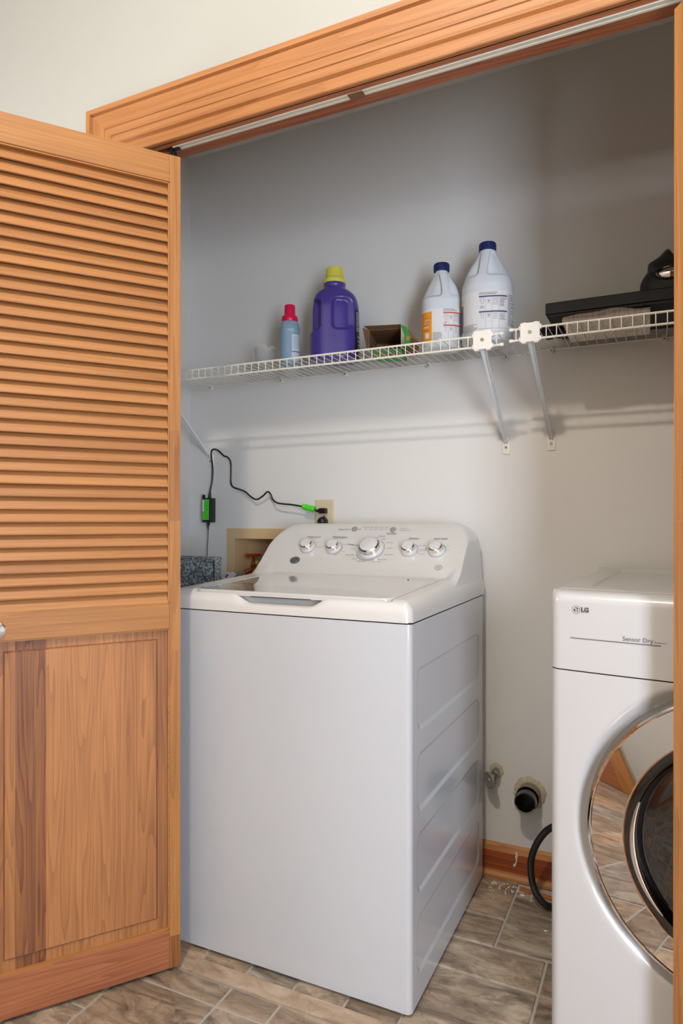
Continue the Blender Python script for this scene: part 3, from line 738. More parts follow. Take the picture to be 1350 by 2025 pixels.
# ------------------------------------------------------------------ dryer
DX, DY, DW, DD, DH = -.2065, 1.418, .700, .66, .960
dr = empty('dryer', (DX, DY, 0), R(-3.5), label='white front-load dryer with chrome-ringed round door, at the right jamb', cat='dryer')
BC = DW / 2; RZ = .514; SZ = .802; TZ = .960
def bow(x): return -.022 * (1 - ((x - BC) / BC) ** 2)
def rnd_edge(d, r_): return 0 if d >= r_ else r_ - math.sqrt(max(0, r_ * r_ - (r_ - d) ** 2))
def front_y(x, z, top=None):
    y = bow(x) + rnd_edge(min(x, DW - x), .020)
    if top is not None: y += rnd_edge(top - z, .024)
    return y
RO = .284
xs = dens(0, DW, 60, [.008, DW - .008, .343 - .28, .343 - .24], .014, 8)
m = MB(); zs_ = lin(.008, SZ - .0012, 200)
def bodyf(x, z):
    y = front_y(x, z); q = math.hypot(x - (.150 - DX), z - RZ)
    y += .018 * (1 - sst(RO - .004, RO + .030, q)) * sst(0, .03, SZ - z) + (.03 if q < RO - .004 else 0)
    return (x, y, z)
m.grid(bodyf, lin(0, DW, 170), zs_)
m.build('front_panel', M_dry, dr, 50)
m = MB(); m.grid(lambda x, z: (x, front_y(x, z, TZ), z), xs, lin(SZ + .0012, TZ - .025, 8) + lin(TZ - .0245, TZ, 12))
m.build('control_panel', M_dry, dr, 50)
m = MB(); m.box(.0005, DW - .0005, .0205, DD, .008, TZ - .012); m.grid(lambda x, z: (x, front_y(x, z) + .004, z), xs, [SZ - .01, SZ + .01])
m.build('cabinet', M_dark, dr)
m = MB(); m.box(-.0002, .001, .0195, DD + .001, .008, TZ - .012); m.box(DW - .001, DW + .0002, .0195, DD + .001, .008, TZ - .012); m.box(0, DW, DD, DD + .002, .008, TZ - .012)
m.build('side_panel', M_dry, dr)
def dtop(x, y):
    z = TZ + .006 * sst(DD - .05, DD - .01, y)
    z -= rnd_edge(min(x, DW - x), .010) * .8
    # groove behind the control panel and sunken middle
    z -= .004 * (sst(.028, .032, y) - sst(.036, .040, y))
    ins = sst(.055, .065, x) * (1 - sst(DW - .065, DW - .055, x)) * sst(.10, .16, y) * (1 - sst(DD - .03, DD - .015, y))
    z -= .005 * ins
    return z
m = MB(); m.grid(lambda x, y: (x, (bow(x) + rnd_edge(min(x, DW - x), .020) + .024) * (1 - y / DD) + y, dtop(x, y)), xs, dens(0, DD, 60, [.034, .13, DD - .02]))
for y_ in (0,):
    pass
m.box(0, DW, DD - .001, DD, TZ - .03, TZ + .006)
m.build('top_panel', M_dry, dr, 40)
# ring door
BX = .150 - DX; Tr = Matrix.Translation((BX, -.025, RZ)) @ Matrix.Rotation(R(90), 4, 'X')       # lathe axis toward -y
m = MB(); m.lathe([(RO + .001, -.052), (RO - .001, -.010), (RO - .003, -.004), (RO - .007, -.003), (RO - .008, -.02)], 120, Tr, 0, False, False); m.build('door_gasket', M_dgasket, dr, 30, label='grey outer trim ring')
dd_ = empty('door', (0, 0, 0)); dd_.parent = dr
m = MB(); m.lathe([(.2785, -.02), (.279, .006), (.276, .0085), (.2735, .0085), (.272, .007), (.2155, .020), (.214, .020), (.2115, .010)], 160, Tr, 0, False, False); m.build('chrome_ring', M_ring, dd_, 12, label='wide mirror-bright chrome ring')
m = MB(); m.lathe([(.2130, .004), (.2130, .0205), (.2110, .0215), (.1975, .022), (.187, .012), (.186, .006)], 120, Tr, 0, False, False); m.build('inner_rim', M_bgloss, dd_, 40, label='glossy black inner rim')
m = MB(); m.lathe([(.187, .010), (.180, .014), (.158, .018), (.12, .021), (.06, .022), (0, .0225)], 100, Tr, 0, False, False); m.build('glass', plain('dark door glass', (14, 14, 18), .03, coat=1, Specular_IOR_Level=.8), dd_, 60, label='dark bowl-shaped glass')
m = MB(); pts = []; rr = []
for i in range(41):
    a = R(160 + 62 * i / 40); t_ = i / 40; pts.append(Tr @ Vector((.1970 * math.cos(a), .1970 * math.sin(a), .0225))); rr.append(.0008 + .0062 * math.sin(PI * min(1, t_ * .9 + .05)) ** .8)
m.tube(pts, rr, 10); m.build('handle', M_chrome, dd_, 50, label='chrome crescent handle')
m = MB(); m.tube([Tr @ Vector((.2130 * math.cos(2 * PI * i / 120), .2130 * math.sin(2 * PI * i / 120), .0205)) for i in range(120)], .0011, 6, closed=True); m.build('ring_bead', M_brass, dd_, 50, label='thin copper-coloured bead')
# dryer print
def dfr(x, z, off=.0006): return Vector((x, front_y(x, z) - off, z))
def dtext(mb, s_, X, z, size, bold=0, align='LEFT', mi=0, off=.0006):
    n0 = len(mb.v); mb.text(s_, size, Matrix.Identity(4), mi, bold, align)
    for i in range(n0, len(mb.v)):
        vx, vy, _ = mb.v[i]; mb.v[i] = tuple(dfr(X - DX + vx, z + vy, off))
m = MB(); dtext(m, 'LG', -.1455, .9238, .0122, .0009); dtext(m, 'Sensor Dry', -.0685, .8745, .0116, .00005); dtext(m, 'DualExtreme', -.0125, .8725, .0040)
for z_, h_, x0_, x1_ in ((.8660, .0022, -.166, -.0015),):
    m.grid(lambda x, z: tuple(dfr(x - DX, z)), lin(x0_, x1_, 20), [z_, z_ + h_], 1)
m.build('printed_lettering', [M_dgrey, M_print], dr)
m = MB(); cx, cz = -.1550 - DX, .9238
def disc(mb, r_, off, mi, a0=0, a1=2 * PI, r0=0.0):
    n = 32; P = []
    for i in range(n + 1):
        a = a0 + (a1 - a0) * i / n
        P.append(tuple(dfr(cx + r0 * math.cos(a), cz + r0 * math.sin(a), off))); P.append(tuple(dfr(cx + r_ * math.cos(a), cz + r_ * math.sin(a), off)))
    mb.add(P, [(2 * i, 2 * i + 1, 2 * i + 3, 2 * i + 2) for i in range(n)], mi)
K9 = .77; disc(m, .0102 * K9, .0006, 0); disc(m, .0086 * K9, .0009, 1, R(20), R(360), .0070 * K9)
def mini(x0_, x1_, z0_, z1_): m.add([tuple(dfr(cx + a * K9, cz + b_ * K9, .0009)) for a, b_ in ((x0_, z0_), (x1_, z0_), (x1_, z1_), (x0_, z1_))], [(0, 1, 2, 3)], 1)
mini(-.0008, .0006, -.0042, .0046); mini(-.0008, .0030, -.0050, -.0038); mini(.0022, .0086, -.0006, .0008)
m.add([tuple(dfr(cx - .0028 + .0010 * math.cos(R(a)), cz + .0023 + .0010 * math.sin(R(a)), .0009)) for a in range(0, 360, 30)], [tuple(range(12))], 1)
m.build('emblem', [M_dgrey, M_label], dr, label='round grey face emblem')
for x, y in ((.05, .08), (DW - .05, .08), (.05, .6), (DW - .05, .6)):
    m = MB(); m.lathe([(.02, 0), (.02, .012)], 16, Matrix.Translation((x, y, 0))); m.build('leveling_foot', M_black, dr)

# ------------------------------------------------------------------ wire shelves
def shelf(name, x0, x1, zd, label, braces, clips, caps_l, caps_r):
    r = empty(name, ((x0 + x1) / 2, YW, zd), label=label, cat='shelf', group='white wire shelves on the closet back wall'); ox = (x0 + x1) / 2
    yf, yb = -.270, -.008; a, b_ = x0 - ox, x1 - ox
    m = MB(); n = int(round((x1 - x0) / .0262)); sp = (x1 - x0) / n
    for i in range(n):
        x = a + sp * (i + .5)
        m.tube([(x, yb + .002, .0), (x, yf + .004, .0), (x, yf - .0015, -.0025), (x, yf - .0035, -.008), (x, yf - .0035, -.0335)], .0013, 6)
    m.build('deck_wires', M_wire, r, 40)
    for (y, z, rr) in ((yf, -.0035, .0030), (yf, -.0335, .0030)):
        m = MB(); m.tube([(a, y, z), (b_, y, z)], rr, 10)
        for c_, on in ((a, caps_l), (b_, caps_r)):
            if on: m.tube([(c_ - .006, y, z), (c_ - .004, y, z), (c_ + .004, y, z), (c_ + .006, y, z)], [.003, .0048, .0048, .003], 12)
        m.build('front_rail', M_wire, r, 40)
    m = MB(); m.tube([(a, yb, -.0028), (b_, yb, -.0028)], .0026, 8); m.tube([(a, -.14, -.0035), (b_, -.14, -.0035)], .0022, 8) if False else None
    if caps_r: m.tube([(b_ + .0 - .006, yb, -.0028), (b_ + .005, yb, -.0028)], .0046, 12)
    if caps_l: m.tube([(a - .005, yb, -.0028), (a + .006, yb, -.0028)], .0046, 12)
    m.build('back_rail', M_wire, r, 40)
    for cx_ in clips:
        m = MB(); x = cx_ - ox; m.box(x - .0055, x + .0055, -.014, .0, -.012, .004, b=.002)
        m.tube([(x, -.017, -.008), (x, -.0, -.008)], .0065, 12); c_ = m.build('wall_clip', M_clip, r, 40)
        m = MB(); m.tube([(x, -.0185, -.008), (x, -.016, -.008)], .003, 10); m.build('screw', M_screw, c_)
    for (bx, fx) in braces:
        b0 = MB(); x = bx - ox; f_ = fx - ox
        # channel shaped strut from the front lip down to the wall
        A = Vector((x, yf + .002, -.037)); B = Vector((f_, -.006, -.272)); d = (B - A).normalized(); s_ = Vector((1, 0, 0)); nn = s_.cross(d).normalized()
        K = 10; secs = []
        for i in range(K + 1):
            t_ = i / K; w_ = .0135 * (1 - .25 * t_) if t_ > .04 else .018; dp = .010 * (1 - .35 * t_); c_ = A.lerp(B, t_)
            secs.append([c_ - s_ * w_ * .5 - nn * dp * .5, c_ - s_ * w_ * .5 + nn * dp * .5, c_ + s_ * w_ * .5 + nn * dp * .5, c_ + s_ * w_ * .5 - nn * dp * .5,
                         c_ + s_ * (w_ * .5 - .0015) - nn * dp * .5, c_ + s_ * (w_ * .5 - .0015) + nn * (dp * .5 - .0015), c_ - s_ * (w_ * .5 - .0015) + nn * (dp * .5 - .0015), c_ - s_ * (w_ * .5 - .0015) - nn * dp * .5])
        vs = [p for q in secs for p in q]; fs = []
        for i in range(K):
            for j in range(8): fs.append((i * 8 + j, i * 8 + (j + 1) % 8, (i + 1) * 8 + (j + 1) % 8, (i + 1) * 8 + j))
        b0.add(vs, fs)
        br = b0.build('support_brace', M_brace, r)
        q = MB(); q.box(f_ - .0125, f_ + .0125, -.004, 0, -.305, -.262, b=.0018); q.tube([(f_, -.003, -.262), (f_, -.010, -.248)], [.010, .006], 12)
        ft = q.build('wall_foot', M_clip, br, 40)
        q = MB(); q.tube([(f_, -.0065, -.284), (f_, -.003, -.284)], .0042, 14); q.build('screw', M_screw, ft, 40)
        q = MB(); q.box(x - .0255, x + .0255, yf - .0105, yf - .0035, -.0425, .0085, b=.0015)
        for sx in (-1, 1):
            for z in (-.0035, -.0335): q.box(x + sx * .0255 - .004, x + sx * .0255 + .004, yf - .0085, yf + .003, z - .0055, z + .0055, b=.0012)
            q.box(x + sx * .015 - .005, x + sx * .015 + .005, yf - .008, yf + .002, .006, .0105, b=.001); q.box(x + sx * .016 - .006, x + sx * .016 + .006, yf - .0095, yf + .002, -.0455, -.040, b=.001)
        cl = q.build('lip_clip', M_clip, r)
        q = MB(); q.tube([(x, yf - .0125, -.017), (x, yf - .010, -.017)], .0048, 16); q.build('screw', M_screw, cl, 40)
    return r
ZD = 1.611
shelf('wire_shelf', -1.650, -.394, ZD, 'longer white wire shelf carrying the bottles, above the washer', [(-1.575, -1.552), (-.4445, -.4375)], [-1.547, -1.237, -.982, -.684, -.435], False, True)
shelf('wire_shelf', -.368, .598, ZD + .006, 'white wire shelf carrying the flat black tray, above the dryer', [(-.3175, -.3025)], [-.300, .004, .30], True, False)
DZ = ZD + .0016; DZ2 = ZD + .0076

# ------------------------------------------------------------------ bottles
def sup(th, a, b_, n): return 1 / ((abs(math.cos(th)) / a) ** n + (abs(math.sin(th)) / b_) ** n) ** (1 / n)
def spin(th): return (th + PI) % (2 * PI) - PI
def interp(tab, z):
    if z <= tab[0][0]: return tab[0][1]
    for (z0_, v0), (z1_, v1) in zip(tab, tab[1:]):
        if z <= z1_: t_ = (z - z0_) / (z1_ - z0_); return v0 + (v1 - v0) * t_
    return tab[-1][1]
def smtab(pts, n=6):
    P = bez([(a, b_, 0) for a, b_ in pts], n); return [(p.x, p.y) for p in P]
def bottle_body(rf, zs_, n=96):
    m = MB(); vs = []
    for z in zs_:
        for k_ in range(n):
            th = 2 * PI * k_ / n; r_ = rf(th, z); vs.append((r_ * math.cos(th), r_ * math.sin(th), z))
    fs = [(j * n + i, j * n + (i + 1) % n, (j + 1) * n + (i + 1) % n, (j + 1) * n + i) for j in range(len(zs_) - 1) for i in range(n)]
    fs.append(tuple(range(n - 1, -1, -1))); fs.append(tuple((len(zs_) - 1) * n + i for i in range(n))); m.add(vs, fs); return m
def pocket(u, v, cu, cv, hu, hv, r, w):
    """soft-edged rounded-rectangle dent, 0..1"""
    qx, qy = abs(u - cu) - hu + r, abs(v - cv) - hv + r
    sd = min(max(qx, qy), 0) + math.hypot(max(qx, 0), max(qy, 0)) - r
    return sst(0, w, -sd) if sd < 0 else 0
def patch(m, rf, t0, t1, z0, z1, off, mi, nt=10, nz=4):
    m.grid(lambda t_, z: ((rf(t_, z) + off) * math.cos(t_), (rf(t_, z) + off) * math.sin(t_), z), lin(t0, t1, nt), lin(z0, z1, nz), mi)
# angles: local theta measured so that -90 deg (=-y) after rz faces the camera

# purple detergent jug
def jug():
    x, y = -.956, 1.955
    face = math.atan2(-y, -x)                       # direction to the camera
    r = empty('detergent_jug', (x, y, DZ), face + PI / 2, 'large purple detergent jug with a yellow cap on the wire shelf', 'detergent jug')
    h = smtab([(0, .93), (.006, 1.0), (.10, 1.0), (.160, .99), (.180, .965), (.198, .90), (.213, .80), (.224, .68), (.231, .57), (.236, .52), (.252, .51)])
    def rf(th, z):
        base = sup(th, .079, .060, 2.7) * 1.0
        s_ = interp(h, z)
        neck = sst(.205, .245, z); base = base * (1 - neck) + .068 * neck
        r_ = base * s_
        # grips either side of a handle bar that faces the camera
        thd = math.degrees(spin(th + PI / 2)) + 24     # 0 = bar
        ar = .058                                       # degrees to arc length
        u = math.radians(thd) * ar
        L_ = pocket(u, z, math.radians(-41) * ar, .140, math.radians(27) * ar, .052, .020, .007)
        R_ = pocket(u, z, math.radians(46) * ar, .142, math.radians(33) * ar, .053, .021, .009)
        r_ *= 1 - .10 * (1 - sst(-62, -30, thd)) * sst(-150, -110, thd) * sst(.084, .098, z)
        r_ *= 1 - .30 * L_ - .20 * R_
        return r_
    zs_ = lin(0, .012, 4) + lin(.015, .238, 90) + lin(.240, .252, 5)
    bottle_body(rf, zs_, 144).build('body', M_purple, r, 50)
    c = MB(); c.lathe([(.034, .236), (.0355, .240), (.0355, .250), (.034, .252)], 40); c.build('neck', M_purple, r, 40)
    c = MB(); c.lathe([(.0365, .250), (.0370, .254), (.0355, .263), (.0305, .267), (.0290, .269), (.0280, .297), (.0260, .301), (0, .3012)], 48, cap1=False)
    for k_ in range(36):
        a = 2 * PI * k_ / 36; c.box(.0278, .0290, -.0006, .0006, .270, .296, mat=Matrix.Rotation(a, 4, 'Z'))
    c.build('cap', M_yellow, r, 40)
    l = MB(); t0, t1 = R(-34), R(38)
    patch(l, rf, t0, t1, .004, .158, .0008, 0, 16, 12)
    rn = random.Random(3)
    for k_ in range(9): patch(l, rf, R(-31), R(-31 + rn.uniform(10, 30)), .146 - k_ * .007, .149 - k_ * .007, .0013, 1, 6, 1)
    for k_ in range(5): patch(l, rf, R(-28 + rn.uniform(0, 5)), R(-8 + rn.uniform(-4, 14)), .070 - k_ * .013, .0735 - k_ * .013, .0013, 1, 6, 1)
    l.build('label', [M_lblk, plain('label silver print', (196, 196, 214), .4)], r, 60, label='black label with silver print')
jug()

# small softener bottle
def soft():
    x, y = -1.105, 1.925; face = math.atan2(-y, -x)
    r = empty('softener_bottle', (x, y, DZ), face + PI / 2, 'small blue-grey bottle with a crimson cap, left of the purple jug', 'bottle')
    h = smtab([(0, .92), (.004, 1), (.095, 1), (.105, 1.02), (.112, 1.05), (.116, 1.04), (.130, .95), (.138, .84), (.142, .78)])
    rf = lambda th, z: sup(th, .0315, .026, 2.4) * interp(h, z)
    bottle_body(rf, lin(0, .008, 4) + lin(.01, .142, 50), 64).build('body', M_blueg, r, 60)
    c = MB(); c.lathe([(.0255, .139), (.0265, .142), (.0265, .152), (.0245, .157), (.0190, .1585), (.0180, .162), (.0172, .192), (.016, .194), (.0, .194)], 40, cap1=False)
    c.build('cap', M_pink, r, 35)
    l = MB(); patch(l, rf, R(-76), R(-20), .008, .094, .0006, 0, 12, 6); patch(l, rf, R(-76), R(-18), .036, .0385, .0010, 1, 8, 1)
    for k_ in range(7): patch(l, rf, R(-70), R(-28), .086 - k_ * .006, .0867 - k_ * .006, .0010, 1, 6, 1)
    l.build('label', [plain('pale label', (198, 212, 222), .4), M_lpur], r, 60)
soft()

# bleach jugs
def bleach(name, x, y, a, b_, H, turn, label, capr, colour, yaw=0):
    face = math.atan2(-y, -x) + yaw
    r = empty(name, (x, y, DZ), face + PI / 2, label, 'bleach jug', 'white bleach jugs with navy caps')
    h = smtab([(0, .94), (.02, 1.0), (.03, .975), (.05, .995), (.30, 1.0), (.52, 1.0), (.60, .97), (.72, .80), (.84, .56), (.93, .37), (.955, .33), (1.0, .33)])
    h = [(z * H, v) for z, v in h]
    def rf(th, z):
        t_ = z / H; nk = sst(.75, .95, t_)
        r_ = sup(th, a, b_, 2.5 - .5 * nk); r_ = r_ * (1 - nk) + (a * .5 + b_ * .5) * nk; r_ *= interp(h, z)
        thd = math.degrees(spin(th + PI / 2)) - turn
        ar = a * interp(h, z) * (1 - nk) + a * .45 * nk; u = math.radians(thd) * ar
        z0_, z1_ = (.60, .93) if turn > 0 else (.65, .935)
        hv = (z1_ - z0_) * H / 2; cv = (z0_ + z1_) * H / 2; bar = .0115
        wL = a * 1.45; wR = a * 1.45
        Lg = pocket(u, z, -bar - wL / 2, cv, wL / 2, hv, .017, .008); Rg = pocket(u, z, bar + wR / 2, cv, wR / 2, hv, .017, .008)
        fade = 1 - sst(38, 84, abs(math.degrees(spin(th + PI / 2)) + (12 if turn > 0 else -12)))
        r_ *= 1 - (.25 * Lg + .25 * Rg) * (.7 + .5 * t_) * fade
        return r_
    bottle_body(rf, lin(0, .02 * H, 3) + lin(.025 * H, H * .96, 90) + [H], 120).build('body', M_jug, r, 60)
    c = MB(); z0 = H * .955
    c.lathe([(capr * .92, z0 - .002), (capr, z0), (capr, z0 + .019), (capr * .94, z0 + .0215), (0, z0 + .022)], 48, cap1=False)
    for k_ in range(40): c.box(capr - .0004, capr + .0005, -.0005, .0005, z0 + .001, z0 + .018, mat=Matrix.Rotation(2 * PI * k_ / 40, 4, 'Z'))
    c.build('cap', M_navy, r, 40)
    return r, rf
def lab(r, rf, t0, t1, z0, z1, items, mats):
    l = MB(); patch(l, rf, R(t0), R(t1), z0, z1, .0006, 0, 40, 3)
    for (a0, a1, b0, b1, mi) in items: patch(l, rf, R(a0), R(a1), b0, b1, .0010 if mi != 1 else .0013, mi, max(2, int((a1 - a0) / 4)), 1)
    l.build('label', mats, r, 60, label='printed care label')
def shirt(items, c, z, s):
    """a T-shirt outline from strokes"""
    w = s
    for a0, a1, b0, b1 in ((-.9, -.45, .55, .65), (.45, .9, .55, .65), (-.45, .45, .92, 1.0), (-.5, -.42, -.6, .4), (.42, .5, -.6, .4), (-.5, .5, -.68, -.6), (-1.0, -.92, .25, .6), (.92, 1.0, .25, .6), (-1.0, -.45, .2, .28), (.45, 1.0, .2, .28), (-.9, -.45, .9, .97), (.45, .9, .9, .97)):
        items.append((c + a0 * w, c + a1 * w, z + b0 * .010, z + b1 * .010, 1))
def tub(items, c, z, s):
    for a0, a1, b0, b1 in ((-.9, -.8, -.2, .6), (.8, .9, -.2, .6), (-.8, .8, -.5, -.4), (-1, 1, .55, .63), (-.3, .3, -.1, .3)): items.append((c + a0 * s, c + a1 * s, z + b0 * .009, z + b1 * .009, 1))
def washer_icon(items, c, z, s):
    for a0, a1, b0, b1 in ((-1, -.9, -1, 1), (.9, 1, -1, 1), (-1, 1, -1, -.93), (-1, 1, .93, 1), (-1, 1, .55, .62), (-.5, -.4, -.5, .3), (.4, .5, -.5, .3), (-.45, .45, -.6, -.52), (-.45, .45, .3, .38)): items.append((c + a0 * s, c + a1 * s, z + b0 * .010, z + b1 * .010, 1))
def table(it, A, B, zt, zb, col, rn, seed=1):
    """grid with two coloured bars, icons and lines of small print between angles A and B"""
    w = B - A; rows = ((zt - .006, (zt + zb) / 2 + .002), ((zt + zb) / 2 - .004, zb))
    for k_ in range(2): it.append((A, B - w * rn.uniform(.1, .5), zt + .004 - k_ * .004, zt + .0055 - k_ * .004, 1))
    it.append((A, B, zt - .0075, zt - .0035, col)); it.append((A, B, (zt + zb) / 2 - .003, (zt + zb) / 2 + .001, col))
    for f_ in (.24, .47, .72): it.append((A + w * f_, A + w * f_ + .35, zb, zt - .007, 1))
    it.append((A, B, zb - .0015, zb - .0008, 1))
    c_ = [A + w * .12, A + w * .36, A + w * .595]; s_ = w * .085
    mid = (zt + zb) / 2
    shirt(it, c_[0], zt - .020, s_); tub(it, c_[1], zt - .020, s_ * .8); washer_icon(it, c_[2], zt - .020, s_)
    shirt(it, c_[0], mid - .012, s_ * .7); tub(it, c_[1], mid - .012, s_ * .8); washer_icon(it, c_[2], mid - .012, s_ * .7)
    for k_ in range(3): it.append((c_[0] - s_, c_[0] + s_ * rn.uniform(.3, 1), zt - .033 - k_ * .003, zt - .032 - k_ * .003, 1))
    for k_ in range(8): it.append((A + w * .75, A + w * rn.uniform(.88, .98), zt - .012 - k_ * .0032, zt - .0108 - k_ * .0032, 1))
    for k_ in range(6): it.append((A + w * .75, A + w * rn.uniform(.88, .98), mid - .008 - k_ * .0034, mid - .0068 - k_ * .0034, 1))
rn = random.Random(5)
r1, rf1 = bleach('bleach_jug', -.602, 1.965, .060, .048, .250, 17, 'smaller white bleach jug with an orange label, beside the open carton', .0235, 0)
it = []; A_ = -90
it.append((-160, -122, .020, .106, 3)); it.append((-160, -122, .082, .106, 2))
for k_ in range(6): it.append((-152 + k_ * 1.5, -132 + k_, .060 + k_ * .005, .064 + k_ * .005, 4 if k_ % 2 else 0))
it.append((-144, -131, .028, .044, 0)); it.append((-150, -130, .050, .053, 5))
for k_ in range(8): it.append((-119, -119 + rn.uniform(18, 32), .042 - k_ * .0032, .0432 - k_ * .0032, 1))
table(it, -84, -16, .106, .022, 5, rn)
lab(r1, rf1, -160, -12, .018, .114, it, [M_label, M_ink, M_lyel, M_lora, M_lpur, M_lred])
r2, rf2 = bleach('bleach_jug', -.462, 1.962, .0735, .060, .288, -16, 'larger white bleach jug with a purple-striped label, right of the smaller one', .0245, 1)
it = []
it.append((-172, -156, .030, .110, 4)); it.append((-172, -156, .110, .126, 2))
for k_ in range(7): it.append((-153, -153 + rn.uniform(26, 38), .046 - k_ * .0032, .0472 - k_ * .0032, 1))
table(it, -112, -42, .130, .034, 4, rn)
for k_ in range(20): it.append((-40, -40 + rn.uniform(10, 24), .128 - k_ * .0045, .1295 - k_ * .0045, 1))
lab(r2, rf2, -172, -10, .026, .140, it, [M_label, M_ink, M_lyel, M_lora, M_lpur, M_lred])

# measuring cup with a notched rim
r = empty('measuring_cup', (-1.200, 1.925, DZ), label='clear plastic measuring cup with a notched rim, leftmost on the wire shelf', cat='measuring cup')
m = MB(); n = 64; H = .066
def cup_r(th, z, wall=0): return .029 + .006 * z / H - wall
def cup_h(th):
    d = math.degrees(spin(th - R(-40))); return H - .011 * math.exp(-(d / 9) ** 2) - .003 * math.exp(-((d - 45) / 30) ** 2)
vs = []; rows = lin(0, 1, 10)
for wall in (0, .0014):
    for t_ in rows:
        for k_ in range(n):
            th = 2 * PI * k_ / n; z = (.0014 if wall else 0) + t_ * (cup_h(th) - (.0014 if wall else 0)); q = cup_r(th, z, wall); vs.append((q * math.cos(th), q * math.sin(th), z))
fs = []; nr = len(rows)
for s_ in (0, nr):
    for j in range(nr - 1):
        for i in range(n): fs.append(((s_ + j) * n + i, (s_ + j) * n + (i + 1) % n, (s_ + j + 1) * n + (i + 1) % n, (s_ + j + 1) * n + i))
for i in range(n): fs.append(((nr - 1) * n + i, (nr - 1) * n + (i + 1) % n, (2 * nr - 1) * n + (i + 1) % n, (2 * nr - 1) * n + i))
fs.append(tuple(range(n - 1, -1, -1))); fs.append(tuple(nr * n + i for i in range(n)))
m.add(vs, fs); m.build('cup_body', M_clear, r, 50)
m = MB(); m.tube([(cup_r(0, H) * math.cos(2 * PI * i / n), cup_r(0, H) * math.sin(2 * PI * i / n), cup_h(2 * PI * i / n)) for i in range(n)], .0011, 6, closed=True); m.build('rim', plain('frosted rim', (226, 228, 226), .3), r, 50)

# opened carton lying on its side
r = empty('carton', (-.770, 1.955, DZ + .001), R(14), 'torn-open green cardboard carton lying between the purple jug and the bleach', 'carton')
w, d, h = .048, .080, .060
def sheet(mb, pts, t, mi_out, mi_in):
    P = [Vector(p) for p in pts]; nrm = (P[1] - P[0]).cross(P[-1] - P[0]).normalized() * t; n = len(P)
    vs = P + [p + nrm for p in P]; mb.add(vs, [tuple(range(n))], mi_out); mb.add(vs, [tuple(range(2 * n - 1, n - 1, -1))], mi_in)
    mb.add(vs, [(i, (i + 1) % n, n + (i + 1) % n, n + i) for i in range(n)], mi_in)
m = MB()
sheet(m, [(-w, -d, 0), (-w, d, 0), (w, d, 0), (w, -d, 0)][::-1], .0012, 0, 1)                 # bottom
sheet(m, [(-w, -d, h), (w, -d, h), (w, d, h), (-w, d, h)][::-1], -.0012, 0, 1) if False else m.add([(-w, -d, h), (w, -d, h), (w, d, h), (-w, d, h), (-w, -d, h - .0012), (w, -d, h - .0012), (w, d, h - .0012), (-w, d, h - .0012)], [(0, 1, 2, 3), (4, 7, 6, 5), (0, 4, 5, 1)], 1)
m.add([(-w, -d, 0), (-w, d, 0), (-w, d, h), (-w, -d, h), (-w + .0012, -d, 0), (-w + .0012, d, 0), (-w + .0012, d, h), (-w + .0012, -d, h)], [(0, 1, 2, 3), (4, 7, 6, 5), (0, 3, 7, 4)], 1)
m.add([(w, -d, 0), (w, -d, h), (w, d, h), (w, d, 0), (w + .0012, -d, 0), (w + .0012, -d, h), (w + .0012, d, h), (w + .0012, d, 0)], [(0, 1, 2, 3), (4, 7, 6, 5)], 0)
m.box(-w, w, d - .002, d, 0, h, 1)
body = m.build('carton_body', [M_cgreen, M_kraft], r)
m = MB(); m.add([(-w, -d, 0), (-w - .004, -d - .024, .002), (-w - .014, -d - .026, h + .001), (-w, -d, h)], [(0, 1, 2, 3)]); m.add([(-w - .001, -d, 0), (-w - .005, -d - .024, .002), (-w - .015, -d - .026, h + .001), (-w - .001, -d, h)], [(3, 2, 1, 0)])
m.build('side_flap', M_kraft, r, label='brown side flap')
m = MB(); m.add([(-w, -d, h), (w, -d, h), (w + .003, -d - .028, h + .003), (-w - .012, -d - .028, h + .004)], [(0, 1, 2, 3)]); m.add([(-w, -d, h + .001), (w, -d, h + .001), (w + .003, -d - .028, h + .004), (-w - .012, -d - .028, h + .005)], [(3, 2, 1, 0)])
m.build('top_flap', M_kraft, r, label='brown top flap')
m = MB(); q0 = [(w, -d, 0), (w, -d, h), (w + .003, -d - .035, h + .002), (w + .014, -d - .030, .030), (w + .010, -d - .028, 0)]
m.add(q0, [(0, 1, 2, 3, 4)], 0); m.add([(p[0] + .001, p[1] + .001, p[2]) for p in q0], [(4, 3, 2, 1, 0)], 0)
q1 = [(w + .003, -d - .035, h + .002), (w + .014, -d - .030, .030), (w + .010, -d - .028, 0), (w + .026, -d - .010, 0), (w + .030, -d - .012, .028), (w + .020, -d - .018, h - .004)]
m.add(q1, [(0, 1, 2, 3, 4, 5)], 1); m.add([(p[0] + .0004, p[1] + .001, p[2]) for p in q1], [(5, 4, 3, 2, 1, 0)], 1)
m.add([(w + .020, -d - .024, .030), (w + .026, -d - .0165, .030), (w + .025, -d - .017, .018), (w + .018, -d - .0245, .018)], [(0, 1, 2, 3)], 2)
m.build('printed_flap', [M_cwhite, M_cgreen, M_cora], r, label='white and green torn flap')
m = MB(); q2 = [(w + .022, -d + .0, h - .004), (w + .055, -d + .02, .020), (w + .040, -d + .10, 0), (w + .002, -d + .10, 0), (w + .002, -d + .0, h - .01)]
m.add(q2, [(0, 1, 4), (1, 2, 3, 4)]); m.add([(p[0], p[1] + .001, p[2] + .001) for p in q2], [(4, 1, 0), (4, 3, 2, 1)])
m.build('torn_lid', M_kraft, r)
m = MB()
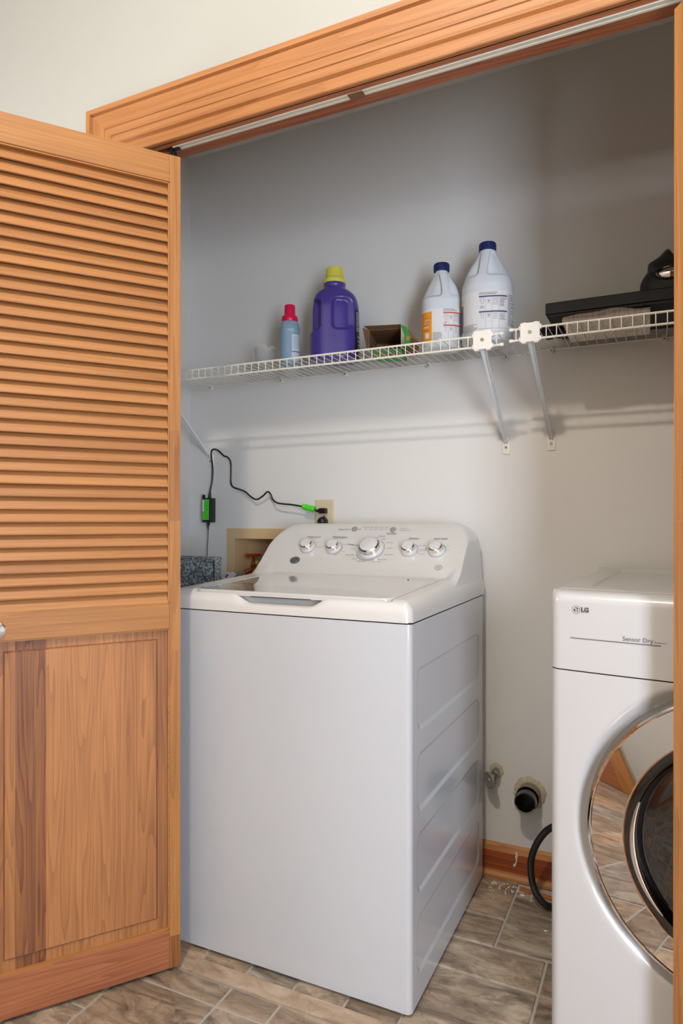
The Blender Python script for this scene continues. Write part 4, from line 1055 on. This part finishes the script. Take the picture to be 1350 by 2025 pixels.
for (a0, a1, b0, b1, mi) in ((-w + .004, w - .004, -d + .052, -d + .078, 0), (-w + .008, w - .03, -d + .058, -d + .066, 1), (.0, w - .01, -d + .068, -d + .086, 2), (.02, w - .006, -d + .096, -d + .114, 3)):
    z = -.0004 - .0002 * mi; m.add([(a0, b0, z), (a1, b0 + .004, z), (a1, b1, z), (a0, b1 - .004, z)], [(0, 1, 2, 3)], mi)
m.build('printed_band', [M_cora, plain('carton maroon', (140, 58, 50), .5), M_cplum, plain('carton lime', (176, 214, 40), .5)], r, label='orange and plum print under the carton')

# flat black tray, newspapers, black case and black cloth on the right shelf
r = empty('flat_tray', (.02, 1.985, DZ2 + .014), label='long flat black plastic tray lying on folded newspaper on the right wire shelf', cat='tray')
m = MB(); hw, hd = .306, .105
def loop(ix, iy, z): return [(-hw + ix, -hd + iy, z), (hw - ix, -hd + iy, z), (hw - ix, hd - iy, z), (-hw + ix, hd - iy, z)]
rings = [loop(.022, .022, 0), loop(.006, .006, .018), loop(.006, .006, .024), loop(0, 0, .025), loop(0, 0, .052), loop(.003, .003, .055)]
m.add([p for q in rings for p in q], [(j * 4 + i, j * 4 + (i + 1) % 4, (j + 1) * 4 + (i + 1) % 4, (j + 1) * 4 + i) for j in range(5) for i in range(4)] + [(3, 2, 1, 0), (20, 21, 22, 23)])
m.build('tray_shell', M_tray, r)
m = MB(); m.box(-hw + .02, hw - .02, -hd + .02, hd - .02, .0552, .0575, b=.001); m.build('tray_lid', M_tray, r)
r = empty('newspaper', (-.135, 1.955, DZ2), R(1), 'folded newspaper under the flat black tray, its front edge curling up', 'newspaper')
m = MB()
def pap(k_):
    def f(x, y):
        curl = max(0, (-.055 - y) / .05); wv = .5 + .35 * math.sin(x * 26 + k_ * .5) + .15 * math.sin(x * 61)
        return (x, y, .0006 + k_ * .0022 + curl ** 1.6 * (.004 + .010 * wv) * (.4 + .25 * k_))
    return f
for k_ in range(4):
    m.grid(pap(k_), lin(-.105, .105, 60), lin(-.115 + .003 * k_, .105, 30)); m.grid(lambda x, y: tuple(Vector(pap(k_)(x, y)) + Vector((0, 0, .0012))), lin(-.105, .105, 60), lin(-.115 + .003 * k_, .105, 30), flip=True)
m.build('sheets', M_news, r, 60)
r = empty('moulded_case', (.045, 1.965, DZ2 + .072), label='lumpy black moulded case with an oval reflector, on the black tray', cat='case')
m = MB(); prof = [(-.094, 0), (-.100, .022), (-.096, .040), (-.086, .058), (-.082, .066), (-.080, .086), (-.070, .096), (-.052, .104), (-.038, .112), (-.030, .108), (-.026, .098), (-.014, .097), (.02, .102), (.06, .098), (.085, .075), (.095, .03), (.09, 0)]
prof = [(p.x, p.y) for p in bez([(a, b_, 0) for a, b_ in prof], 4)]; K = 9; secs = []
for i in range(K + 1):
    t_ = i / K * 2 - 1; s_ = math.sqrt(max(0, 1 - abs(t_) ** 3 * .55)); s_ = 1 - .28 * abs(t_) ** 3
    secs.append([(x * s_, t_ * .062, z * s_ * (1 - .06 * math.sin(x * 70))) for x, z in prof])
n = len(prof); vs = [p for s_ in secs for p in s_]; fs = [(j * n + i, j * n + (i + 1) % n, (j + 1) * n + (i + 1) % n, (j + 1) * n + i) for j in range(K) for i in range(n)]; fs += [tuple(range(n)), tuple(range(K * n + n - 1, K * n - 1, -1))]
m.add(vs, fs); m.build('case_shell', plain('soft black shell', (15, 13, 12), .5, bump=.3, bscale=60), r, 50)
m = MB(); T_ = Matrix.Translation((-.028, -.066, .040)) @ Matrix.Rotation(R(90), 4, 'X') @ Matrix.Diagonal((1, .48, 1, 1))
m.lathe([(.036, -.004), (.034, .004), (.030, .005), (.027, -.001), (.010, -.004), (0, -.005)], 40, T_, cap1=False); rf_ = m.build('reflector_bezel', M_bgloss, r, 40)
m = MB(); m.lathe([(.026, .0005), (.018, .003), (0, .004)], 40, T_, cap1=False, cap0=False); m.build('reflector', M_chrome, rf_, 60, label='shiny oval reflector')
r = empty('black_cloth', (-.287, 1.965, DZ2), label='crumpled black cloth stuffed under the left end of the flat tray', cat='cloth')
m = MB(); rn = random.Random(11)
bm = bmesh.new(); bmesh.ops.create_icosphere(bm, subdivisions=4, radius=1)
from mathutils import noise as mn
vs = []
for v in bm.verts:
    q = v.co; k_ = 1 + .35 * mn.noise(q * 2.2) + .15 * mn.noise(q * 6); vs.append((q.x * .042 * k_, q.y * .055 * k_, max(.0, .0125 + q.z * .0125 * k_)))
m.add(vs, [[v.index for v in f.verts] for f in bm.faces]); bm.free()
m.build('folds', M_bag, r, 180)
m = MB()
for s_ in range(5):
    c_ = [(rn.uniform(-.035, .0), rn.uniform(-.05, .03), .006 + .004 * rn.random()) for _ in range(6)]; m.tube(bez(c_, 6), .0022, 6)
m.build('frayed_cord', M_bag, r, 60)

# ------------------------------------------------------------------ things on the back wall
r = empty('outlet', (-1.067, YW, 1.1165), label='almond duplex wall outlet above the washer console', cat='outlet')
m = MB(); w, h = .037, .0575
rings = [(0, 0), (0, -.003), (.003, -.0055), (.006, -.006)]; vs = []
for i_, y in rings: vs += [(-w + i_, y, -h + i_), (w - i_, y, -h + i_), (w - i_, y, h - i_), (-w + i_, y, h - i_)]
m.add(vs, [(j * 4 + i, j * 4 + (i + 1) % 4, (j + 1) * 4 + (i + 1) % 4, (j + 1) * 4 + i) for j in range(3) for i in range(4)] + [(12, 13, 14, 15)])
m.build('faceplate', M_almond, r)
for z in (.0195, -.0195):
    m = MB(); m.lathe([(.0165, .0055), (.0165, .0072), (.015, .0078), (0, .0078)], 32, Matrix.Translation((0, 0, z)) @ Matrix.Rotation(R(90), 4, 'X') @ Matrix.Diagonal((1, .85, 1, 1)), cap1=False); m.build('receptacle', M_almond, r, 40)
m = MB(); m.tube([(0, -.0075, 0), (0, -.006, 0)], .003, 12); m.build('screw', M_screw, r)
r = empty('washer_plug', (-1.067, YW - .0078, 1.097), label='black power plug in the lower socket behind the washer console', cat='plug')
m = MB(); m.lathe([(.0165, 0), (.017, .010), (.015, .022), (.009, .028), (0, .029)], 28, Matrix.Rotation(R(90), 4, 'X'), cap1=False); m.build('plug_body', M_black, r, 40)
m = MB(); m.tube(bez([(0, -.006, -.012), (0, -.008, -.025), (.004, -.0085, -.05)], 6), .004, 8); m.build('cord', M_black, r, 60)

# low-voltage adapter with its cord
YA = 2.080
r = empty('power_adapter', (-1.544, YA, 1.14), label='black power adapter with a lime label, hanging by its cord near the left wall', cat='power adapter')
def rel(p): return (p[0] + 1.544, p[1] - YA, p[2] - 1.14)
A_ = R(0); Ma = Matrix.Rotation(A_, 4, 'Z')
m = MB(); m.box(-.018, .018, -.020, .018, -.046, .046, b=.003, mat=Ma)
m.box(-.0175, -.006, -.019, -.014, .044, .058, b=.001, mat=Ma); m.box(.004, .0155, -.019, -.014, -.057, -.044, b=.001, mat=Ma)
# tabs and strain reliefs
m.tube([(0.004, 0, .044), (.004, 0, .056), (.006, 0, .074)], [.0065, .0055, .003], 12); m.tube([(-.004, 0, -.044), (-.004, 0, -.060), (-.003, 0, -.072)], [.005, .0035, .0022], 12)
m.build('adapter_body', M_black, r, 40)
m = MB(); q = [Ma @ Vector(p) for p in ((-.0150, -.0205, -.036), (.0150, -.0205, -.036), (.0150, -.0205, .040), (-.0150, -.0205, .040))]; m.add(q, [(0, 1, 2, 3)], 0)
q = [Ma @ Vector(p) for p in ((-.0150, -.0207, -.004), (-.008, -.0207, -.004), (-.008, -.0207, .038), (-.0150, -.0207, .038))]; m.add(q, [(0, 1, 2, 3)], 1)
rn = random.Random(2)
for k_ in range(9):
    z = -.030 + k_ * .0075; x1 = rn.uniform(.004, .013); q = [Ma @ Vector(p) for p in ((-.004, -.0208, z), (x1, -.0208, z), (x1, -.0208, z + .0016), (-.004, -.0208, z + .0016))]; m.add(q, [(0, 1, 2, 3)], 2)
m.build('adapter_label', [M_green, M_cwhite, plain('dark green print', (20, 80, 20), .5)], r, label='lime green label')
cp = [(-1.538, 2.080, 1.214), (-1.532, 2.084, 1.25), (-1.533, 2.088, 1.30), (-1.541, 2.090, 1.345), (-1.536, 2.088, 1.366), (-1.523, 2.090, 1.370), (-1.506, 2.092, 1.362), (-1.488, 2.095, 1.345), (-1.470, 2.096, 1.338), (-1.457, 2.096, 1.320),
      (-1.455, 2.096, 1.287), (-1.456, 2.096, 1.250), (-1.450, 2.094, 1.232), (-1.437, 2.092, 1.223), (-1.408, 2.090, 1.215), (-1.385, 2.088, 1.206), (-1.360, 2.086, 1.188), (-1.335, 2.084, 1.178), (-1.307, 2.082, 1.190), (-1.286, 2.080, 1.205), (-1.272, 2.078, 1.196), (-1.262, 2.076, 1.178), (-1.244, 2.074, 1.165), (-1.215, 2.072, 1.160), (-1.180, 2.072, 1.157), (-1.133, 2.072, 1.149), (-1.105, 2.074, 1.143), (-1.082, 2.080, 1.137)]
m = MB(); m.tube([rel(p) for p in bez(cp, 6)], .0031, 8); m.build('cord', M_hose, r, 60)
m = MB(); a, b_ = Vector(rel((-1.136, 2.072, 1.150))), Vector(rel((-1.092, 2.077, 1.140)))
for k_ in range(3): m.tube([a.lerp(b_, k_ / 3 + .01), a.lerp(b_, (k_ + 1) / 3 - .01)], .0105 - .0004 * (k_ % 2), 14)
m.build('cord_tag', M_green, r, 40, label='lime green tag wrapped round the cord')
m = MB(); m.box(*[v for v in (0, 0)], 0, 0, 0, 0) if False else None
c_ = rel((-1.064, 2.086, 1.135)); m.box(c_[0] - .013, c_[0] + .013, c_[1] - .010, c_[1] + .0105, c_[2] - .0095, c_[2] + .0095, b=.003); m.tube([(c_[0] - .027, c_[1] - .004, c_[2] + .001), (c_[0] - .012, c_[1], c_[2])], [.004, .008], 12)
m.build('plug', M_black, r, 40)
m = MB(); m.tube([rel(p) for p in bez([(-1.547, YA, 1.068), (-1.549, 2.080, 1.03), (-1.550, 2.078, 1.00), (-1.545, 2.07, .965), (-1.543, 2.06, .90), (-1.54, 2.06, .70)], 6)], .0014, 6); m.build('output_lead', M_black, r, 60)

# recessed outlet box
r = empty('washer_outlet_box', (0, YW, 0), label='beige recessed laundry outlet box with red-handled valve, left of the washer console', cat='outlet box')
m = MB(); ox0, ox1, oz0, oz1 = -1.478, -1.188, .825, 1.072
def fr(x0, x1, z0, z1): m.box(x0, x1, -.0045, 0, z0, z1)
fr(ox0, bx0, oz0, oz1); fr(bx1, ox1, oz0, oz1); fr(bx0, bx1, bz1, oz1); fr(bx0, bx1, oz0, bz0)
m.build('face_frame', M_beige, r)
m = MB()
for a in ((bx0, bx0 + .003, bz0, bz1), (bx1 - .003, bx1, bz0, bz1), (bx0 + .003, bx1 - .003, bz0, bz0 + .003), (bx0 + .003, bx1 - .003, bz1 - .003, bz1)): m.box(a[0], a[1], -.007, .085, a[2], a[3])
m.box(bx0 + .003, bx1 - .003, .082, .085, bz0 + .003, bz1 - .003); m.build('recess_liner', M_beige, r)
def valve(x, z, red):
    p = 'hot_water_valve' if red else 'cold_water_valve'
    m = MB(); m.tube([(x, .035, bz0), (x, .035, z - .02)], .010, 14); m.lathe([(.010, -.024), (.015, -.020), (.015, -.006), (.011, -.002), (.012, .004), (.007, .008), (.004, .03), (.004, .045)], 18, Matrix.Translation((x, .035, z - .008)))
    m.tube([(x, .035, z - .018), (x - .014, .020, z - .024), (x - .026, .006, z - .032)], .0095, 14)
    v = m.build(p, M_brass, r, 40)
    m = MB(); c = Vector((x, .035, z + .036)); R0 = .026
    pts = [c + Vector(((R0 + .0022 * math.cos(7 * 2 * PI * i / 56)) * math.cos(2 * PI * i / 56), (R0 + .0022 * math.cos(7 * 2 * PI * i / 56)) * math.sin(2 * PI * i / 56), 0)) for i in range(56)]
    m.tube(pts, .0042, 8, closed=True)
    for k_ in range(5): a = 2 * PI * k_ / 5; m.tube([c, c + Vector((R0 * math.cos(a), R0 * math.sin(a), 0))], .003, 6)
    m.lathe([(.007, -.004), (.007, .004)], 12, Matrix.Translation(c)); m.build('valve_handle', M_red if red else M_black, v, 50, label='red scalloped handwheel' if red else None)
    return v
valve(-1.384, .936, True)
valve(-1.232, .952, False)
r = empty('supply_hose', (-1.41, 2.10, .90), label='braided steel water hose with a white and red tag, below the red valve', cat='hose')
def rel2(p): return (p[0] + 1.41, p[1] - 2.10, p[2] - .90)
m = MB(); m.tube([rel2(p) for p in bez([(-1.424, 2.085, .900), (-1.445, 2.060, .882), (-1.455, 2.050, .84), (-1.44, 2.05, .82)], 8)], .0062, 12); m.build('braided_hose', M_steel, r, 50)
m = MB(); m.tube([rel2((-1.408, 2.112, .905)), rel2((-1.426, 2.083, .899))], .0105, 6); m.build('coupling_nut', M_steel, r)
m = MB()
for dx_, s_ in ((0, 1), (.020, -1)):
    q = [Vector(rel2(p)) for p in ((-1.440 + dx_, 2.020, .893), (-1.418 + dx_, 2.020, .917), (-1.406 + dx_, 2.026, .910), (-1.428 + dx_, 2.026, .885))]
    m.add(q + [p + Vector((.0005, .001, 0)) for p in q], [(0, 1, 2, 3), (7, 6, 5, 4)], 0)
    c = sum(q, Vector()) / 4; q2 = [c + (p - c) * .5 + Vector((0, -.0006, 0)) for p in q]
    if s_ > 0: m.add(q2, [(0, 1, 2, 3)], 1)
m.build('hose_tag', [M_cwhite, plain('tag red', (170, 60, 54), .6)], r, label='white tag with red print')

# galvanised box in the corner
r = empty('galvanised_box', (-1.43, 1.85, 0), label='tall slim galvanised metal box standing between the left wall and the washer', cat='metal box')
m = MB(); x0, x1, y0, y1, zt = -.215, .187, -.150, -.115, .984; t = .002
m.box(x0, x1, y0, y0 + t, 0, zt); m.box(x0, x1, y1 - t, y1, 0, zt); m.box(x0, x0 + t, y0, y1, 0, zt); m.box(x1 - t, x1, y0, y1, 0, zt); m.box(x0, x1, y0, y1, 0, .003)
m.build('sheet_body', M_galv, r)
m = MB(); m.tube([(x0, y0 - .001, zt), (x1, y0 - .001, zt), (x1, y1, zt), (x0, y1, zt)], .004, 8, closed=True); m.build('rolled_edge', M_galv, r, 50)

# ------------------------------------------------------------------ low on the back wall
r = empty('gas_valve', (-.467, YW, .322), label='gas shut-off valve with a worn round handle, low on the back wall', cat='valve')
m = MB(); rn = random.Random(4); n = 28
P = [(1.0 * (.020 + .004 * rn.random()) * math.cos(2 * PI * i / n), -.0015, (.021 + .005 * rn.random()) * math.sin(2 * PI * i / n)) for i in range(n)]; Q = [(p[0] * .6, -.0035, p[2] * .6) for p in P]
m.add(P + Q, [(i, (i + 1) % n, n + (i + 1) % n, n + i) for i in range(n)] + [tuple(n + i for i in range(n))]); m.build('ragged_plaster', M_plaster, r)
m = MB(); m.tube([(0, 0, 0), (0, -.03, -.006)], .011, 14); m.tube([(-.002, -.028, -.004), (-.002, -.028, -.030)], .006, 12); m.tube([(0, -.028, -.006), (-.010, -.050, -.012)], .005, 10)
m.lathe([(.013, -.004), (.013, .006)], 6, Matrix.Translation((0, -.018, -.003)) @ Matrix.Rotation(R(90), 4, 'X')); m.build('valve_body', M_steel, r, 40)
m = MB(); T_ = Matrix.Translation((-.010, -.056, -.012)) @ Matrix.Rotation(R(-38), 4, 'Z') @ Matrix.Rotation(R(20), 4, 'Y') @ Matrix.Rotation(R(90), 4, 'X')
m.lathe([(.0, -.004), (.020, -.005), (.0245, -.002), (.025, .002), (.021, .005), (.007, .003), (.005, .006), (0, .006)], 32, T_, cap0=False, cap1=False); m.build('handwheel', plain('worn handle', (168, 160, 150), .45, .3, noise=.5, nscale=90), r, 40)

r = empty('drain_pipe', (-.366, YW, .269), label='open black pipe stub poking from a ragged hole, between washer and dryer', cat='pipe')
m = MB(); n = 40
P = [((.046 + .008 * rn.random()) * math.cos(2 * PI * i / n), -.001, (.044 + .009 * rn.random()) * math.sin(2 * PI * i / n)) for i in range(n)]; Q = [((.036 + .003 * rn.random()) * math.cos(2 * PI * i / n), -.006, (.036 + .003 * rn.random()) * math.sin(2 * PI * i / n)) for i in range(n)]
m.add(P + Q, [(i, (i + 1) % n, n + (i + 1) % n, n + i) for i in range(n)] + [tuple(n + i for i in range(n))]); m.build('ragged_plaster', M_plaster, r)
m = MB(); m.tube([(0, -.004, 0), (0, -.04, .001)], .0335, 32, caps=False); m.tube([(0, -.035, .001), (0, -.046, .001)], .0345, 32, caps=False); m.build('collar', M_grime, r, 40, label='grimy plaster-smeared collar')
m = MB(); T_ = Matrix.Translation((0, -.04, 0)) @ Matrix.Rotation(R(90), 4, 'X')
m.lathe([(.031, 0), (.031, .042), (.0275, .043), (.0265, .030), (.0265, -.03), (0, -.03)], 40, T_, cap0=False, cap1=False); m.build('pipe_stub', M_pipe, r, 40)
m = MB(); m.tube([Vector((.029 * math.cos(R(a)), -.084, .029 * math.sin(R(a)))) for a in range(200, 340, 8)], [.0018 + .0012 * rn.random() for _ in range(200, 340, 8)], 6); m.build('rim_residue', M_grime, r, 60)

hp = [(-.02, 2.088, .42), (-.10, 2.090, .38), (-.185, 2.088, .33), (-.225, 2.06, .295), (-.262, 1.985, .250), (-.300, 1.99, .214), (-.325, 1.99, .176), (-.340, 1.99, .135), (-.3425, 1.985, .098), (-.335, 1.975, .060), (-.318, 1.965, .034), (-.290, 1.965, .014), (-.255, 2.0, .0105), (-.225, 2.05, .0105), (-.185, 2.078, .0105), (-.10, 2.080, .0105), (.0, 2.080, .0105)]
m = MB(); m.tube([(a + .30, b_ - 1.95, c) for a, b_, c in bez(hp, 8)], .0098, 14)
o = m.build('drain_hose', M_hose, None, 60); o.location = (-.30, 1.95, 0); tag(o, 'black rubber hose looping out from behind the dryer to the floor', 'hose')

# fallen strip of trim and crumbs
m = MB(); m.box(0, .19, 0, .014, 0, .007, b=.001); o = m.build('wood_scrap', M_jamb, None); o.location = (-.385, 2.036, .0005); o.rotation_euler = (0, 0, R(-9)); tag(o, 'thin offcut of brown wood lying on the tiles before the baseboard', 'wood offcut')
m = MB(); rn = random.Random(9)
for k_ in range(90):
    x, y = rn.uniform(-.47, -.33), 2.06 - abs(rn.gauss(0, .035)); s_ = rn.uniform(.0007, .0022)
    if y < 1.9: continue
    m.box(x - s_, x + s_, y - s_, y + s_ * .8, 0, s_ * 1.2, mat=None)
o = m.build('plaster_crumbs', M_crumb, None); tag(o, 'scattered white plaster crumbs on the floor by the baseboard', 'crumbs', kind='stuff')
for (x, y, s_, lb) in ((-.283, 1.865, .0055, 'small white plaster chip on the tile beside the dryer'), (-.372, 2.012, .008, 'larger plaster chip by the wood offcut')):
    bm = bmesh.new(); bmesh.ops.create_icosphere(bm, subdivisions=2, radius=1); m = MB()
    m.add([(v.co.x * s_ * (1 + .3 * mn.noise(v.co * 3)), v.co.y * s_ * .7, s_ * .3 + v.co.z * s_ * .3) for v in bm.verts], [[v.index for v in f.verts] for f in bm.faces]); bm.free()
    o = m.build('plaster_chip', M_crumb, None, 60); o.location = (x, y, 0); tag(o, lb, 'plaster chip')
